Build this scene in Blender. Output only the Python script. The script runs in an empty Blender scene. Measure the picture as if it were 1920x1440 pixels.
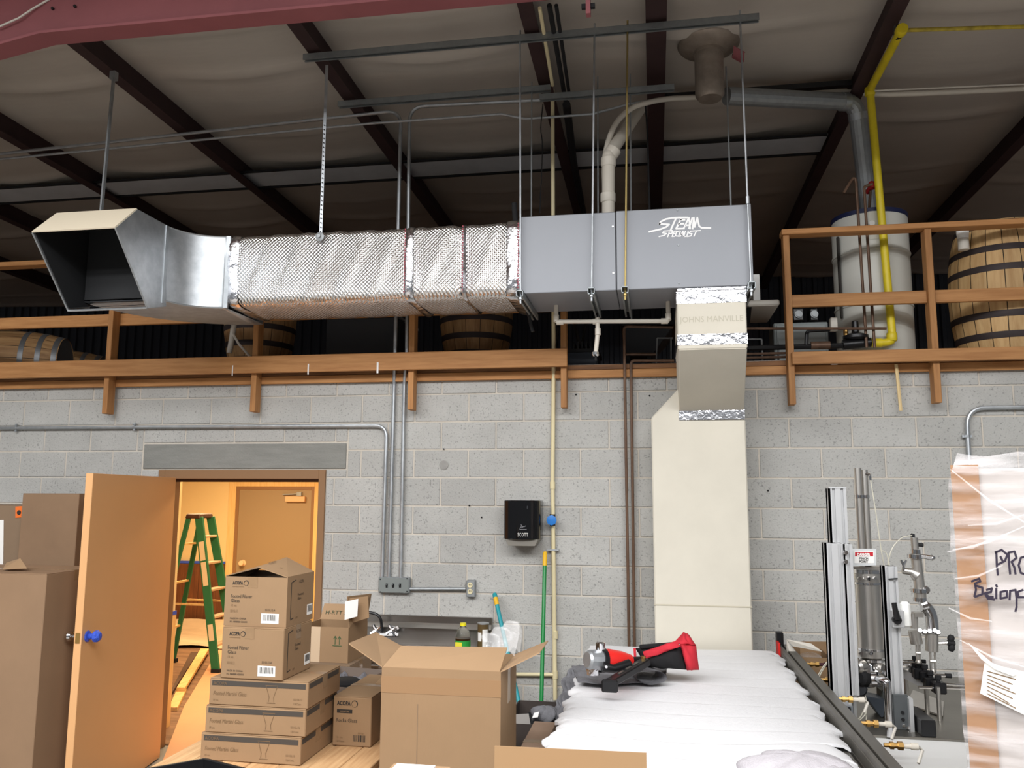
import bpy, bmesh, math, random
from mathutils import Vector, Matrix
random.seed(7)
S = bpy.context.scene
COL = S.collection
R = math.radians

# ------------------------------------------------------------------ camera, light, exposure
YAW, PITCH, ROLL, FPX = R(9.7163), R(7.6725), R(0.268), 1550.0
EYE = Vector((0, 0, 1.908))
_sy, _cy = math.sin(YAW), math.cos(YAW)
FWD = Vector((-_sy*math.cos(PITCH), _cy*math.cos(PITCH), math.sin(PITCH)))
_r = Vector((_cy, _sy, 0)); _u = _r.cross(FWD)
RT = _r*math.cos(ROLL) + _u*math.sin(ROLL)
UP = -_r*math.sin(ROLL) + _u*math.cos(ROLL)
cd = bpy.data.cameras.new('camera'); cam = bpy.data.objects.new('camera', cd); COL.objects.link(cam)
cam.matrix_world = Matrix(((RT.x, UP.x, -FWD.x, EYE.x), (RT.y, UP.y, -FWD.y, EYE.y), (RT.z, UP.z, -FWD.z, EYE.z), (0, 0, 0, 1)))
cd.sensor_fit = 'HORIZONTAL'; cd.sensor_width = 36; cd.lens = 36*FPX/1920; cd.clip_start = .05; cd.clip_end = 100
S.camera = cam
S.view_settings.view_transform = 'Standard'; S.view_settings.look = 'None'
S.view_settings.gamma = 1; S.view_settings.use_curve_mapping = False
S.view_settings.exposure = -0.27
S.cycles.use_denoising = True
S.cycles.max_bounces = 8

w = bpy.data.worlds.new('world'); S.world = w; w.use_nodes = True
w.node_tree.nodes['Background'].inputs[0].default_value = (.90, .95, 1, 1)
w.node_tree.nodes['Background'].inputs[1].default_value = .20

def area(name, loc, size, power, col, rot=(0, 0, 0), spread=180):
    l = bpy.data.lights.new(name, 'AREA'); l.shape = 'RECTANGLE'; l.size, l.size_y = size
    l.energy = power; l.color = col; l.spread = R(spread)
    o = bpy.data.objects.new(name, l); o.location = loc; o.rotation_euler = rot; COL.objects.link(o); return o
COOL = (.985, .99, 1)
for _x, _y, _p in ((-6.0, -.7, 230), (-3.2, -.7, 240), (-.4, -.7, 240), (2.4, -.7, 230), (5.2, -.7, 180), (-4.6, 1.0, 90), (-1.6, 1.0, 90), (1.6, 1.0, 80), (-4.4, -2.6, 200), (-1.2, -2.6, 200), (2.2, -2.6, 180)):
    area('high_bay_lamp', (_x, _y, 4.95), (2.5, .9), _p, COOL)
area('room_lamp', (-5.3, 9.3, 2.62), (1.2, 1.0), 170, (1, .74, .42))
area('room_lamp', (-3.6, 7.4, 2.62), (1.0, .6), 100, (1, .74, .42))

# ------------------------------------------------------------------ helpers
def ray(x, y): return FWD + RT*((x-960)/FPX) - UP*((y-720)/FPX)
def P(x, y, Y=None, Z=None, X=None):
    """the point of a plane Y=, Z= or X= that is seen at pixel (x, y) of the photograph"""
    d = ray(x, y)
    t = Y/d.y if Y is not None else ((Z-EYE.z)/d.z if Z is not None else X/d.x)
    return EYE + d*t
def lin(c):
    def g(v):
        v /= 255.0
        return v/12.92 if v <= .04045 else ((v+.055)/1.055)**2.4
    return (g(c[0]), g(c[1]), g(c[2]), 1)

def mat(name, rgb, rough=.6, metal=0.0, var=None, bump=None, rnd=0.0, spec=.5, alpha=1.0, trans=0.0, rgb2=None, emit=0.0, coat=0.0, ior=1.45):
    """var=(scale, amount, stretch) mottles the colour; bump=(scale, strength, stretch) is fine relief; rnd varies tone per object"""
    m = bpy.data.materials.new(name); m.use_nodes = True
    nt = m.node_tree; N = nt.nodes; L = nt.links; b = N['Principled BSDF']
    c = lin(rgb)
    b.inputs['Base Color'].default_value = c; b.inputs['Roughness'].default_value = rough
    b.inputs['Metallic'].default_value = metal; b.inputs['Specular IOR Level'].default_value = spec
    b.inputs['Alpha'].default_value = alpha; b.inputs['Transmission Weight'].default_value = trans; b.inputs['IOR'].default_value = ior
    b.inputs['Coat Weight'].default_value = coat
    if emit: b.inputs['Emission Color'].default_value = c; b.inputs['Emission Strength'].default_value = emit
    m.diffuse_color = c
    if var or bump or rnd:
        tc = N.new('ShaderNodeTexCoord'); oi = N.new('ShaderNodeObjectInfo')
        va = N.new('ShaderNodeVectorMath'); va.operation = 'MULTIPLY_ADD'
        cx = N.new('ShaderNodeCombineXYZ')
        for i in range(3): L.new(oi.outputs['Random'], cx.inputs[i])
        va.inputs[1].default_value = (37, 53, 71); L.new(cx.outputs[0], va.inputs[0]); L.new(tc.outputs['Object'], va.inputs[2])
    def noise(scale, stretch, detail=5):
        mp = N.new('ShaderNodeMapping'); mp.inputs['Scale'].default_value = stretch
        L.new(va.outputs[0], mp.inputs[0])
        n = N.new('ShaderNodeTexNoise'); n.inputs['Scale'].default_value = scale; n.inputs['Detail'].default_value = detail
        n.inputs['Roughness'].default_value = .6
        L.new(mp.outputs[0], n.inputs['Vector']); return n
    if var or rnd:
        hsv = N.new('ShaderNodeHueSaturation'); hsv.inputs['Color'].default_value = c
        src = hsv.inputs['Color']
        if var:
            n = noise(var[0], var[2] if len(var) > 2 else (1, 1, 1))
            rp = N.new('ShaderNodeMapRange'); rp.inputs[1].default_value = .3; rp.inputs[2].default_value = .7
            L.new(n.outputs['Fac'], rp.inputs[0])
            mx = N.new('ShaderNodeMix'); mx.data_type = 'RGBA'
            c2 = lin(rgb2) if rgb2 else tuple(max(0, v*(1-var[1])) for v in c[:3])+(1,)
            c1 = c if rgb2 else tuple(min(1, v*(1+var[1])) for v in c[:3])+(1,)
            mx.inputs['A'].default_value = c1; mx.inputs['B'].default_value = c2
            L.new(rp.outputs[0], mx.inputs['Factor']); L.new(mx.outputs['Result'], src)
        if rnd:
            mr = N.new('ShaderNodeMapRange'); mr.inputs[3].default_value = 1-rnd; mr.inputs[4].default_value = 1+rnd
            L.new(oi.outputs['Random'], mr.inputs[0]); L.new(mr.outputs[0], hsv.inputs['Value'])
        L.new(hsv.outputs[0], b.inputs['Base Color'])
    if bump:
        n = noise(bump[0], bump[2] if len(bump) > 2 else (1, 1, 1), 3)
        bp = N.new('ShaderNodeBump'); bp.inputs['Strength'].default_value = bump[1]; bp.inputs['Distance'].default_value = .01
        L.new(n.outputs['Fac'], bp.inputs['Height']); L.new(bp.outputs[0], b.inputs['Normal'])
    return m

def wood(name, rgb, rgb2, axis, rough=.65, scale=9, rnd=.12):
    st = [9, 9, 9]; st['XYZ'.index(axis)] = .7
    return mat(name, rgb, rough, var=(scale*.45, .3, tuple(st)), rgb2=rgb2, bump=(scale, .12, tuple(st)), rnd=rnd)

class M:
    def __init__(s): s.v = []; s.f = []
    def add(s, vs, fs):
        o = len(s.v); s.v += [Vector(p) for p in vs]; s.f += [tuple(i+o for i in f) for f in fs]; return s
    def box(s, x0, x1, y0, y1, z0, z1):
        return s.hexa([(x0, y0, z0), (x1, y0, z0), (x1, y1, z0), (x0, y1, z0), (x0, y0, z1), (x1, y0, z1), (x1, y1, z1), (x0, y1, z1)])
    def hexa(s, p):
        return s.add(p, [(0, 3, 2, 1), (4, 5, 6, 7), (0, 1, 5, 4), (1, 2, 6, 5), (2, 3, 7, 6), (3, 0, 4, 7)])
    def slab(s, a, b, c, d, n):
        """a plate with corners a b c d and thickness vector n"""
        n = Vector(n); q = [Vector(x) for x in (a, b, c, d)]
        return s.hexa(q + [x+n for x in q])
    def bar(s, a, b, wd, ht, up=(0, 0, 1)):
        a, b = Vector(a), Vector(b); d = (b-a).normalized(); u = Vector(up)
        r = d.cross(u).normalized(); u = r.cross(d).normalized()
        r = r*wd/2; u = u*ht/2
        return s.hexa([a-r-u, a+r-u, b+r-u, b-r-u, a-r+u, a+r+u, b+r+u, b-r+u])
    def prism(s, poly, vec):
        n = len(poly); poly = [Vector(p) for p in poly]; vec = Vector(vec)
        fs = [tuple(range(n-1, -1, -1)), tuple(range(n, 2*n))] + [(i, (i+1) % n, n+(i+1) % n, n+i) for i in range(n)]
        return s.add(poly+[p+vec for p in poly], fs)
    def tube(s, pts, r, n=10, caps=True):
        pts = [Vector(p) for p in pts]; k = len(pts)
        rs = r if isinstance(r, (list, tuple)) else [r]*k
        t = [((pts[min(i+1, k-1)]-pts[max(i-1, 0)])).normalized() for i in range(k)]
        ref = Vector((0, 0, 1)) if abs(t[0].z) < .9 else Vector((1, 0, 0))
        a = t[0].cross(ref).normalized(); vs = []
        for i in range(k):
            a = (a - t[i]*a.dot(t[i])).normalized(); b = t[i].cross(a)
            vs += [pts[i] + (a*math.cos(2*math.pi*j/n) + b*math.sin(2*math.pi*j/n))*rs[i] for j in range(n)]
        fs = [(i*n+j, i*n+(j+1) % n, (i+1)*n+(j+1) % n, (i+1)*n+j) for i in range(k-1) for j in range(n)]
        if caps: fs += [tuple(range(n-1, -1, -1)), tuple(range((k-1)*n, k*n))]
        return s.add(vs, fs)
    def lathe(s, base, prof, n=20, axis=(0, 0, 1)):
        """prof: (radius, height along axis)"""
        ax = Vector(axis).normalized(); base = Vector(base)
        ref = Vector((1, 0, 0)) if abs(ax.x) < .9 else Vector((0, 1, 0))
        a = (ref - ax*ref.dot(ax)).normalized(); b = ax.cross(a); vs = []; k = len(prof)
        for r, h in prof:
            vs += [base + ax*h + (a*math.cos(2*math.pi*j/n) + b*math.sin(2*math.pi*j/n))*max(r, 1e-4) for j in range(n)]
        fs = [(i*n+j, i*n+(j+1) % n, (i+1)*n+(j+1) % n, (i+1)*n+j) for i in range(k-1) for j in range(n)]
        fs += [tuple(range(n-1, -1, -1)), tuple(range((k-1)*n, k*n))]
        return s.add(vs, fs)
    def grid(s, fn, nu, nv):
        vs = [fn(i/nu, j/nv) for i in range(nu+1) for j in range(nv+1)]
        return s.add(vs, [(i*(nv+1)+j, (i+1)*(nv+1)+j, (i+1)*(nv+1)+j+1, i*(nv+1)+j+1) for i in range(nu) for j in range(nv)])
    def shell(s, fn, nu, nv, th):
        """a closed sheet of thickness vector th (a cloth, a liner)"""
        o = len(s.v); s.grid(fn, nu, nv); m = len(s.v)-o; th = Vector(th); fs = list(s.f[-nu*nv:])
        s.v += [p+th for p in s.v[o:o+m]]; s.f += [tuple(i+m for i in reversed(f)) for f in fs]
        ring = [i*(nv+1) for i in range(nu+1)] + [nu*(nv+1)+j for j in range(1, nv+1)] + [i*(nv+1)+nv for i in range(nu-1, -1, -1)] + [j for j in range(nv-1, 0, -1)]
        q = len(ring); s.f += [(o+ring[i], o+ring[i]+m, o+ring[(i+1) % q]+m, o+ring[(i+1) % q]) for i in range(q)]
        return s
    def build(s, name, m, parent=None, world=False, bevel=0.0, smooth=True, ang=35, weld=False):
        if world and parent is not None:
            inv = wm(parent).inverted(); vs = [inv @ p for p in s.v]
        else: vs = s.v
        me = bpy.data.meshes.new(name); me.from_pydata([tuple(p) for p in vs], [], s.f); me.validate()
        bm = bmesh.new(); bm.from_mesh(me)
        if weld: bmesh.ops.remove_doubles(bm, verts=bm.verts, dist=1e-5)
        bmesh.ops.recalc_face_normals(bm, faces=bm.faces)
        if bevel: bmesh.ops.bevel(bm, geom=[e for e in bm.edges if len(e.link_faces) == 2 and e.calc_face_angle(0) > .5], offset=bevel, segments=1, affect='EDGES', clamp_overlap=True)
        bm.to_mesh(me); bm.free()
        if smooth:
            me.polygons.foreach_set('use_smooth', [True]*len(me.polygons)); me.set_sharp_from_angle(angle=R(ang))
        me.materials.append(m)
        o = bpy.data.objects.new(name, me); COL.objects.link(o)
        if parent is not None: o.parent = parent
        return o

def wm(o):
    mtx = o.matrix_basis.copy(); p = o.parent
    while p is not None: mtx = p.matrix_basis @ mtx; p = p.parent
    return mtx
def tag(o, label=None, cat=None, group=None, kind=None):
    if label: o['label'] = label
    if cat: o['category'] = cat
    if group: o['group'] = group
    if kind: o['kind'] = kind
    return o
def thing(name, label, cat, loc=(0, 0, 0), rz=0.0, group=None, rot=None):
    o = bpy.data.objects.new(name, None); COL.objects.link(o); o.empty_display_size = .1
    o.location = loc; o.rotation_euler = rot if rot else (0, 0, rz)
    return tag(o, label, cat, group)
def struct(o): return tag(o, kind='structure')
def copy_tree(o, parent=None):
    c = o.copy(); COL.objects.link(c); c.parent = parent
    for ch in [x for x in o.children]: copy_tree(ch, c)
    return c
def fillet(pts, r, n=5):
    pts = [Vector(p) for p in pts]; out = [pts[0]]
    for i in range(1, len(pts)-1):
        a, b, c = pts[i-1], pts[i], pts[i+1]; u = (a-b).normalized(); v = (c-b).normalized()
        ang = u.angle(v); d = min(r/math.tan(ang/2), (a-b).length*.49, (c-b).length*.49)
        p0, p1 = b+u*d, b+v*d
        for k in range(n+1):
            t = k/n; out.append(p0*(1-t)**2 + b*2*t*(1-t) + p1*t*t)
    return out+[pts[-1]]
def text(parent, s, size, o, xd, ud, m, width=None, bold=0.0, shear=0.0, name='lettering', world=False, lift=.0012, align='LEFT', spacing=1.0):
    cu = bpy.data.curves.new('t', 'FONT'); cu.body = s; cu.size = size; cu.offset = bold; cu.shear = shear; cu.align_x = align
    cu.space_character = spacing; cu.resolution_u = 2
    ob = bpy.data.objects.new('t', cu); me = bpy.data.meshes.new_from_object(ob)
    xd = Vector(xd).normalized(); ud = Vector(ud).normalized(); nn = xd.cross(ud)
    k = 1.0
    if width and len(me.vertices):
        xs = [v.co.x for v in me.vertices]; k = width/max(1e-6, max(xs)-min(xs))
    mm = M(); mm.v = [Vector(o)+xd*v.co.x*k+ud*v.co.y+nn*lift for v in me.vertices]; mm.f = [tuple(p.vertices) for p in me.polygons]
    bpy.data.meshes.remove(me); bpy.data.objects.remove(ob); bpy.data.curves.remove(cu)
    return mm.build(name, m, parent, world=world, smooth=False)
def strokes(paths, wd, to3, nn, th=.0012):
    """flat pen strokes: paths in 2-D, to3 maps them into the scene"""
    mm = M()
    for p in paths:
        p = [Vector((a, b)) for a, b in p]
        for i, (a, b) in enumerate(zip(p, p[1:])):
            d = (b-a).normalized(); q = Vector((-d.y, d.x))*wd/2; e = d*wd*.3; j = Vector(nn)*(th + .00008*(i % 7))
            mm.slab(to3(a-e-q)+j*.2, to3(b+e-q)+j*.2, to3(b+e+q)+j*.2, to3(a-e+q)+j*.2, j)
    return mm

# ------------------------------------------------------------------ materials
BLOCK = mat('concrete_block', (180, 179, 175), .9, var=(2.2, .10), bump=(90, .5), rnd=.06)
def _pits(m):
    nt = m.node_tree; N = nt.nodes; L = nt.links; b = N['Principled BSDF']
    base = b.inputs['Base Color'].links[0].from_socket
    tc = [n for n in N if n.type == 'VECT_MATH'][0]
    n = N.new('ShaderNodeTexNoise'); n.inputs['Scale'].default_value = 75; n.inputs['Detail'].default_value = 3; L.new(tc.outputs[0], n.inputs['Vector'])
    rp = N.new('ShaderNodeMapRange'); rp.inputs[1].default_value = .30; rp.inputs[2].default_value = .42; rp.inputs[3].default_value = .62; rp.inputs[4].default_value = 1
    L.new(n.outputs['Fac'], rp.inputs[0])
    mx = N.new('ShaderNodeMix'); mx.data_type = 'RGBA'; mx.blend_type = 'MULTIPLY'; mx.inputs['Factor'].default_value = 1
    L.new(base, mx.inputs['A']); L.new(rp.outputs[0], mx.inputs['B']); L.new(mx.outputs['Result'], b.inputs['Base Color'])
_pits(BLOCK)
MORTAR = mat('mortar', (200, 192, 180), .95, var=(5, .08), bump=(60, .4))
LINTEL = mat('lintel_concrete', (136, 136, 131), .9, var=(9, .10, (.5, 1, 3)), bump=(80, .4))
CEIL = mat('insulation_facing', (190, 182, 172), .38, var=(1.2, .08), bump=(3, .5, (.4, 2, 1)))
CEILBAND = mat('grey_facing', (196, 200, 204), .6, var=(3, .1))
PURLIN = mat('red_oxide_dark', (58, 40, 40), .7, var=(5, .15))
REDBEAM = mat('red_oxide', (140, 80, 84), .55, var=(3, .10), bump=(20, .1))
FLOORM = mat('concrete_floor', (140, 136, 130), .7, var=(1.5, .12))
LX = wood('lumber_x', (190, 138, 86), (160, 109, 62), 'X'); LZ = wood('lumber_z', (186, 134, 82), (156, 106, 60), 'Z'); LY = wood('lumber_y', (182, 128, 80), (150, 98, 58), 'Y')
PLANK = wood('plank_wood', (206, 168, 124), (172, 130, 88), 'Y'); PALLET = wood('pallet_wood', (190, 160, 118), (150, 120, 84), 'X')
PINE = wood('fresh_pine', (240, 205, 140), (222, 176, 104), 'Y')
DARK = mat('dark_void', (26, 26, 28), .8); BLACK = mat('black_plastic', (22, 22, 24), .35); RUBBER = mat('black_rubber', (26, 26, 28), .8)
GALV = mat('galvanised_steel', (196, 200, 203), .42, .82, var=(14, .10), bump=(40, .05), rgb2=(172, 177, 181))
GALVD = mat('galvanised_dull', (156, 160, 162), .5, .6, var=(20, .1))
STEEL = mat('stainless_steel', (206, 202, 196), .33, .95, var=(6, .06, (1, 1, .2)), bump=(120, .05, (1, 1, .05)))
CHROME = mat('chrome', (220, 220, 222), .1, 1.0)
ALU = mat('anodised_aluminium', (206, 207, 208), .42, .55, var=(4, .05))
DALU = mat('dark_aluminium', (104, 101, 95), .45, .5, var=(6, .08, (1, .05, 1)))
BRASS = mat('brass', (190, 152, 92), .38, 1.0)
COPPER = mat('old_copper', (104, 80, 64), .5, .35, var=(8, .25, (3, 3, .6)))
CPVC = mat('cream_plastic_pipe', (226, 213, 172), .4, var=(3, .05)); PVC = mat('white_plastic_pipe', (212, 205, 192), .4, var=(4, .05))
YELLOW = mat('yellow_paint', (222, 200, 40), .4, var=(6, .12)); BLUE = mat('blue_plastic', (40, 120, 200), .4); BTAPE = mat('blue_tape', (60, 90, 205), .6)
GREYBOX = mat('grey_painted_sheet', (140, 143, 149), .42, .15, var=(1.5, .03))
CREAM = mat('cream_duct_board', (214, 208, 193), .75, var=(2.2, .05), bump=(3, .15))
FOILT = mat('foil_tape', (226, 226, 230), .2, 1.0, var=(5, .1), bump=(16, .8))
def foil():
    m = mat('foil_bubble_wrap', (244, 243, 242), .25, 1.0, var=(6, .05), bump=(5, .1))
    nt = m.node_tree; N = nt.nodes; L = nt.links; b = N['Principled BSDF']
    tc = N.new('ShaderNodeTexCoord'); hs = []
    for dr in ((1, .8, 1), (1, -.8, -1)):
        sep = N.new('ShaderNodeVectorMath'); sep.operation = 'DOT_PRODUCT'; sep.inputs[1].default_value = dr if True else dr
        L.new(tc.outputs['Object'], sep.inputs[0])
        mu = N.new('ShaderNodeMath'); mu.operation = 'MULTIPLY'; mu.inputs[1].default_value = 250; L.new(sep.outputs['Value'], mu.inputs[0])
        sn = N.new('ShaderNodeMath'); sn.operation = 'SINE'; L.new(mu.outputs[0], sn.inputs[0]); hs.append(sn)
    ml = N.new('ShaderNodeMath'); ml.operation = 'ADD'; L.new(hs[0].outputs[0], ml.inputs[0]); L.new(hs[1].outputs[0], ml.inputs[1])
    mp = N.new('ShaderNodeMapping'); mp.inputs['Scale'].default_value = (.35, 1, 4.5); L.new(tc.outputs['Object'], mp.inputs[0])
    n = N.new('ShaderNodeTexNoise'); n.inputs['Scale'].default_value = 7; n.inputs['Detail'].default_value = 5; L.new(mp.outputs[0], n.inputs['Vector'])
    ad = N.new('ShaderNodeMath'); ad.operation = 'MULTIPLY_ADD'; ad.inputs[1].default_value = 3.2; L.new(n.outputs['Fac'], ad.inputs[0]); L.new(ml.outputs[0], ad.inputs[2])
    bp = N.new('ShaderNodeBump'); bp.inputs['Strength'].default_value = .40; bp.inputs['Distance'].default_value = .004
    L.new(ad.outputs[0], bp.inputs['Height']); L.new(bp.outputs[0], b.inputs['Normal'])
    return m
FOIL = foil()
CARD = mat('cardboard', (142, 114, 84), .8, var=(2.5, .07), bump=(40, .06, (6, 6, .4)), rnd=.03)
CARD2 = mat('cardboard_brown', (126, 105, 84), .82, var=(2.5, .08), bump=(40, .06, (6, 6, .4)))
CARDL = mat('cardboard_light', (160, 130, 98), .8, var=(2.5, .06), bump=(40, .06, (6, 6, .4)))
PTAPE = mat('packing_tape', (138, 112, 84), .25, var=(9, .1)); INK = mat('black_print', (44, 40, 36), .8); INKL = mat('faded_print', (112, 88, 62), .85)
WLABEL = mat('white_label', (232, 230, 226), .6); WHITE = mat('white_paint', (242, 242, 240), .5); OFFW = mat('off_white', (205, 200, 190), .6)
FOAM = mat('white_foam_sheet', (222, 222, 224), .6, var=(30, .02), bump=(60, .2, (1, 3, 1)))
DOORM = mat('tan_door_paint', (216, 165, 114), .38, var=(1.5, .03)); FRAMEM = mat('brown_frame_paint', (140, 105, 72), .5); DOOR2 = mat('back_door_paint', (156, 134, 104), .45)
ROOMW = mat('room_wall_paint', (232, 206, 152), .6, var=(2, .02)); WAINS = wood('dark_stained_wood', (128, 78, 44), (88, 50, 28), 'Z'); PCASE = wood('pale_casing', (234, 200, 140), (220, 178, 112), 'Z')
PAPER = mat('rosin_paper', (212, 160, 118), .8, var=(1.2, .05), bump=(6, .2)); DROP = mat('stained_floor_cover', (150, 114, 84), .8, var=(4, .35, (.6, 3, 1)), rgb2=(104, 74, 52)); PLASTIC = mat('clear_plastic_sheet', (232, 205, 170), .25, var=(5, .06), bump=(7, .6))
GREEN = mat('ladder_green', (46, 114, 76), .5, var=(5, .08)); GREENP = mat('green_pole', (18, 128, 60), .35); TEAL = mat('teal_pole', (40, 150, 160), .4); YCAP = mat('yellow_cap', (230, 180, 40), .5)
RED = mat('tool_red', (214, 40, 36), .4); REDF = mat('red_fabric', (186, 36, 50), .85, var=(20, .1)); BLKF = mat('black_fabric', (20, 19, 21), .9, var=(30, .2))
GREYF = mat('grey_knit', (112, 112, 116), .95, var=(40, .15), bump=(160, .4)); GREYL = mat('light_grey_fleece', (172, 168, 172), .95, var=(40, .06), bump=(120, .4))
HEATER = mat('heater_enamel', (214, 214, 206), .35, var=(2, .03)); NAVY = mat('navy_trim', (24, 32, 70), .5)
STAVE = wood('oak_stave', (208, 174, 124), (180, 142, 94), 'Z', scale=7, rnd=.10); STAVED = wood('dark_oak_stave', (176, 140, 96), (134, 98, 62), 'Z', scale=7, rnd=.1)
HOOP = mat('iron_hoop', (58, 50, 50), .6, .4, var=(8, .2)); HOOPG = mat('zinc_hoop', (120, 122, 124), .45, .6)
BOILER = mat('dark_grey_metal', (62, 64, 68), .6, .3); DGREY = mat('dull_grey_sheet', (120, 124, 128), .6)
STEELDK = mat('sink_steel', (150, 146, 142), .3, 1.0, var=(3, .08, (.3, 1, 1)))
GLASSP = mat('clear_bottle', (235, 240, 235), .08, trans=1.0, ior=1.2); LIQ = mat('brown_liquid', (70, 40, 16), .2); LABELG = mat('green_label', (40, 150, 60), .5)
def film():
    m = mat('stretch_film', (208, 203, 203), .2, trans=0, alpha=.3)
    nt = m.node_tree; N = nt.nodes; L = nt.links; b = N['Principled BSDF']
    tc = N.new('ShaderNodeTexCoord'); mp = N.new('ShaderNodeMapping'); mp.inputs['Rotation'].default_value = (0, R(20), 0); mp.inputs['Scale'].default_value = (1.0, 1, 7)
    L.new(tc.outputs['Object'], mp.inputs[0])
    n = N.new('ShaderNodeTexNoise'); n.inputs['Scale'].default_value = 3.2; n.inputs['Detail'].default_value = 5; L.new(mp.outputs[0], n.inputs['Vector'])
    rp = N.new('ShaderNodeMapRange'); rp.inputs[1].default_value = .42; rp.inputs[2].default_value = .72; rp.inputs[3].default_value = .03; rp.inputs[4].default_value = .60
    L.new(n.outputs['Fac'], rp.inputs[0]); L.new(rp.outputs[0], b.inputs['Alpha'])
    bp = N.new('ShaderNodeBump'); bp.inputs['Strength'].default_value = .7; bp.inputs['Distance'].default_value = .02
    L.new(n.outputs['Fac'], bp.inputs['Height']); L.new(bp.outputs[0], b.inputs['Normal']); return m
FILM = film()
BAG = mat('clear_bag', (250, 250, 250), .10, alpha=.13, bump=(12, .8))

# ------------------------------------------------------------------ setting: wall of blocks
D = 5.86
LI = (-3.905, -2.245, 2.093, 2.290)          # lintel x0 x1 z0 z1
DO = (-3.757, -2.403, 2.090)                 # door frame outer x0 x1 top
wb = M()
for a in ((-8, DO[0]-.0, 0, 2.84), (DO[1], 4.4, 0, 2.84), (DO[0], DO[1], DO[2], 2.84)):
    wb.box(a[0], a[1], D+.0045, D+.20, a[2], a[3])
wall = struct(wb.build('wall_back', MORTAR, smooth=False))
BW, BH, J = .4064, .2032, .010
full = M().box(-(BW-J)/2, (BW-J)/2, 0, .05, 0, BH-J).build('block', BLOCK, wall, bevel=.004)
fm = full.data; first = [True]
rest = M()
def block(x0, x1, z0, z1, whole):
    pr_ = random.uniform(0, .003)
    if whole:
        o = full if first[0] else full.copy()
        if not first[0]: COL.objects.link(o)
        first[0] = False
        o.location = ((x0+x1)/2, D-pr_, z0+J/2); o.parent = wall
    else:
        o = M().box(-(x1-x0-J)/2, (x1-x0-J)/2, 0, .05, 0, z1-z0-J).build('block', BLOCK, wall, bevel=.004)
        o.location = ((x0+x1)/2, D-pr_, z0+J/2)
for k in range(-5, 9):
    z0 = 1.016 + k*BH; z1 = z0+BH; off = .100 if k % 2 == 0 else .303
    for n in range(-20, 11):
        x0 = off + n*BW; x1 = x0+BW
        if x1 < -7.9 or x0 > 4.3: continue
        vis = -5.75 < x1 and x0 < 2.75 and k >= -3 and not (k < -1 and (x1 < -2.2 or x0 > .1)) and not (k < 2 and x1 < -4.3)
        if not vis:
            if not (x1 > DO[0]-.05 and x0 < DO[1]+.05 and z0 < DO[2]): rest.box(x0+J/2, x1-J/2, D, D+.05, z0+J/2, z1-J/2)
            continue
        hid = z1 > LI[2]+.03 and z0 < LI[3] and x1 > LI[0] and x0 < LI[1]
        dh = z0 < LI[2] and x1 > DO[0] and x0 < DO[1]
        if not hid and not dh: block(x0, x1, z0, z1, True); continue
        lim = (LI[0]-.005, LI[1]+.005) if hid else (DO[0], DO[1])
        if x0 < lim[0]-.03: block(x0, lim[0], z0, z1, False)
        if x1 > lim[1]+.03: block(lim[1], x1, z0, z1, False)
        if hid and z1 > LI[3]+.03: block(max(x0, lim[0]), min(x1, lim[1]), LI[3]+.005, z1, False)
        if hid and z0 < LI[2]-.03:
            if x0 < DO[0]-.03: block(max(x0, lim[0]), min(x1, DO[0]), z0, LI[2], False)
            if x1 > DO[1]+.03: block(max(x0, DO[1]), min(x1, lim[1]), z0, LI[2], False)
tag(rest.build('block', BLOCK, wall, smooth=False), kind='stuff')
M().box(LI[0]+.005, LI[1]-.005, D-.004, D+.06, LI[2]+.005, LI[3]-.003).build('lintel', LINTEL, wall, bevel=.004)
def mark(nm_, px, py, r, m_):
    q = P(px, py, Y=D-.004); M().lathe(q, [(r, 0), (r, .0012)], 12, (0, -1, 0)).build(nm_, m_, wall, smooth=False)
mark('stain', 832, 872, .034, mat('grey_stain', (154, 152, 148), .9, var=(20, .1)))
for q in ((832, 842), (1313, 782), (1321, 782), (1080, 740), (1218, 742), (903, 970), (1440, 920), (880, 948)): mark('drill_hole', *q, .006, RUBBER)
# floor, ceiling, room behind
struct(M().box(-14, 8, -5.5, 12, -.1, 0).build('floor', FLOORM, smooth=False))
def zr(y): return 4.86 - .02*(y-5)
BEAMX = [-8.36, -6.84, -5.32, -3.80, -2.25, -.77, .0, 1.47, 2.99, 4.5]
def ceil_fn(u, v):
    x = -14 + 22*u; y = -3.5 + 15.2*v
    bs = [b+.05 for b in BEAMX if abs(b) > .01]
    lo = max([b for b in bs if b <= x], default=x-.75); hi = min([b for b in bs if b > x], default=x+.75)
    t = (x-lo)/max(.01, hi-lo)
    f = (y % 1.52)/1.52
    return Vector((x, y, zr(y)+.178 - .06*math.sin(math.pi*t)**1.7*(.75+.25*math.sin(y*3.1+lo)) - .03*math.exp(-((f-.5)/.04)**2)*math.sin(math.pi*t) - .016*math.exp(-((f-.16)/.025)**2)*math.sin(math.pi*t)**.5))
struct(M().shell(ceil_fn, 176, 300, (0, 0, .03)).build('ceiling', CEIL, ang=80))
M().slab(Vector((-13, 6.85, zr(6.85)+.055)), Vector((1.47, 6.85, zr(6.85)+.055)), Vector((1.47, 7.18, zr(7.18)+.055)), Vector((-13, 7.18, zr(7.18)+.055)), (0, 0, .012)).build('trim_3', CEILBAND, smooth=False)['kind'] = 'structure'
for yy in (6.83, 7.20):
    struct(M().box(-13, 1.46, yy-.010, yy+.010, zr(yy)+.040, zr(yy)+.058).build('trim_4', RUBBER, smooth=False))
struct(M().box(.1, 1.47, 5.98, 6.03, zr(6)+.03, zr(6)+.07).build('trim_4', BLACK, smooth=False))
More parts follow.
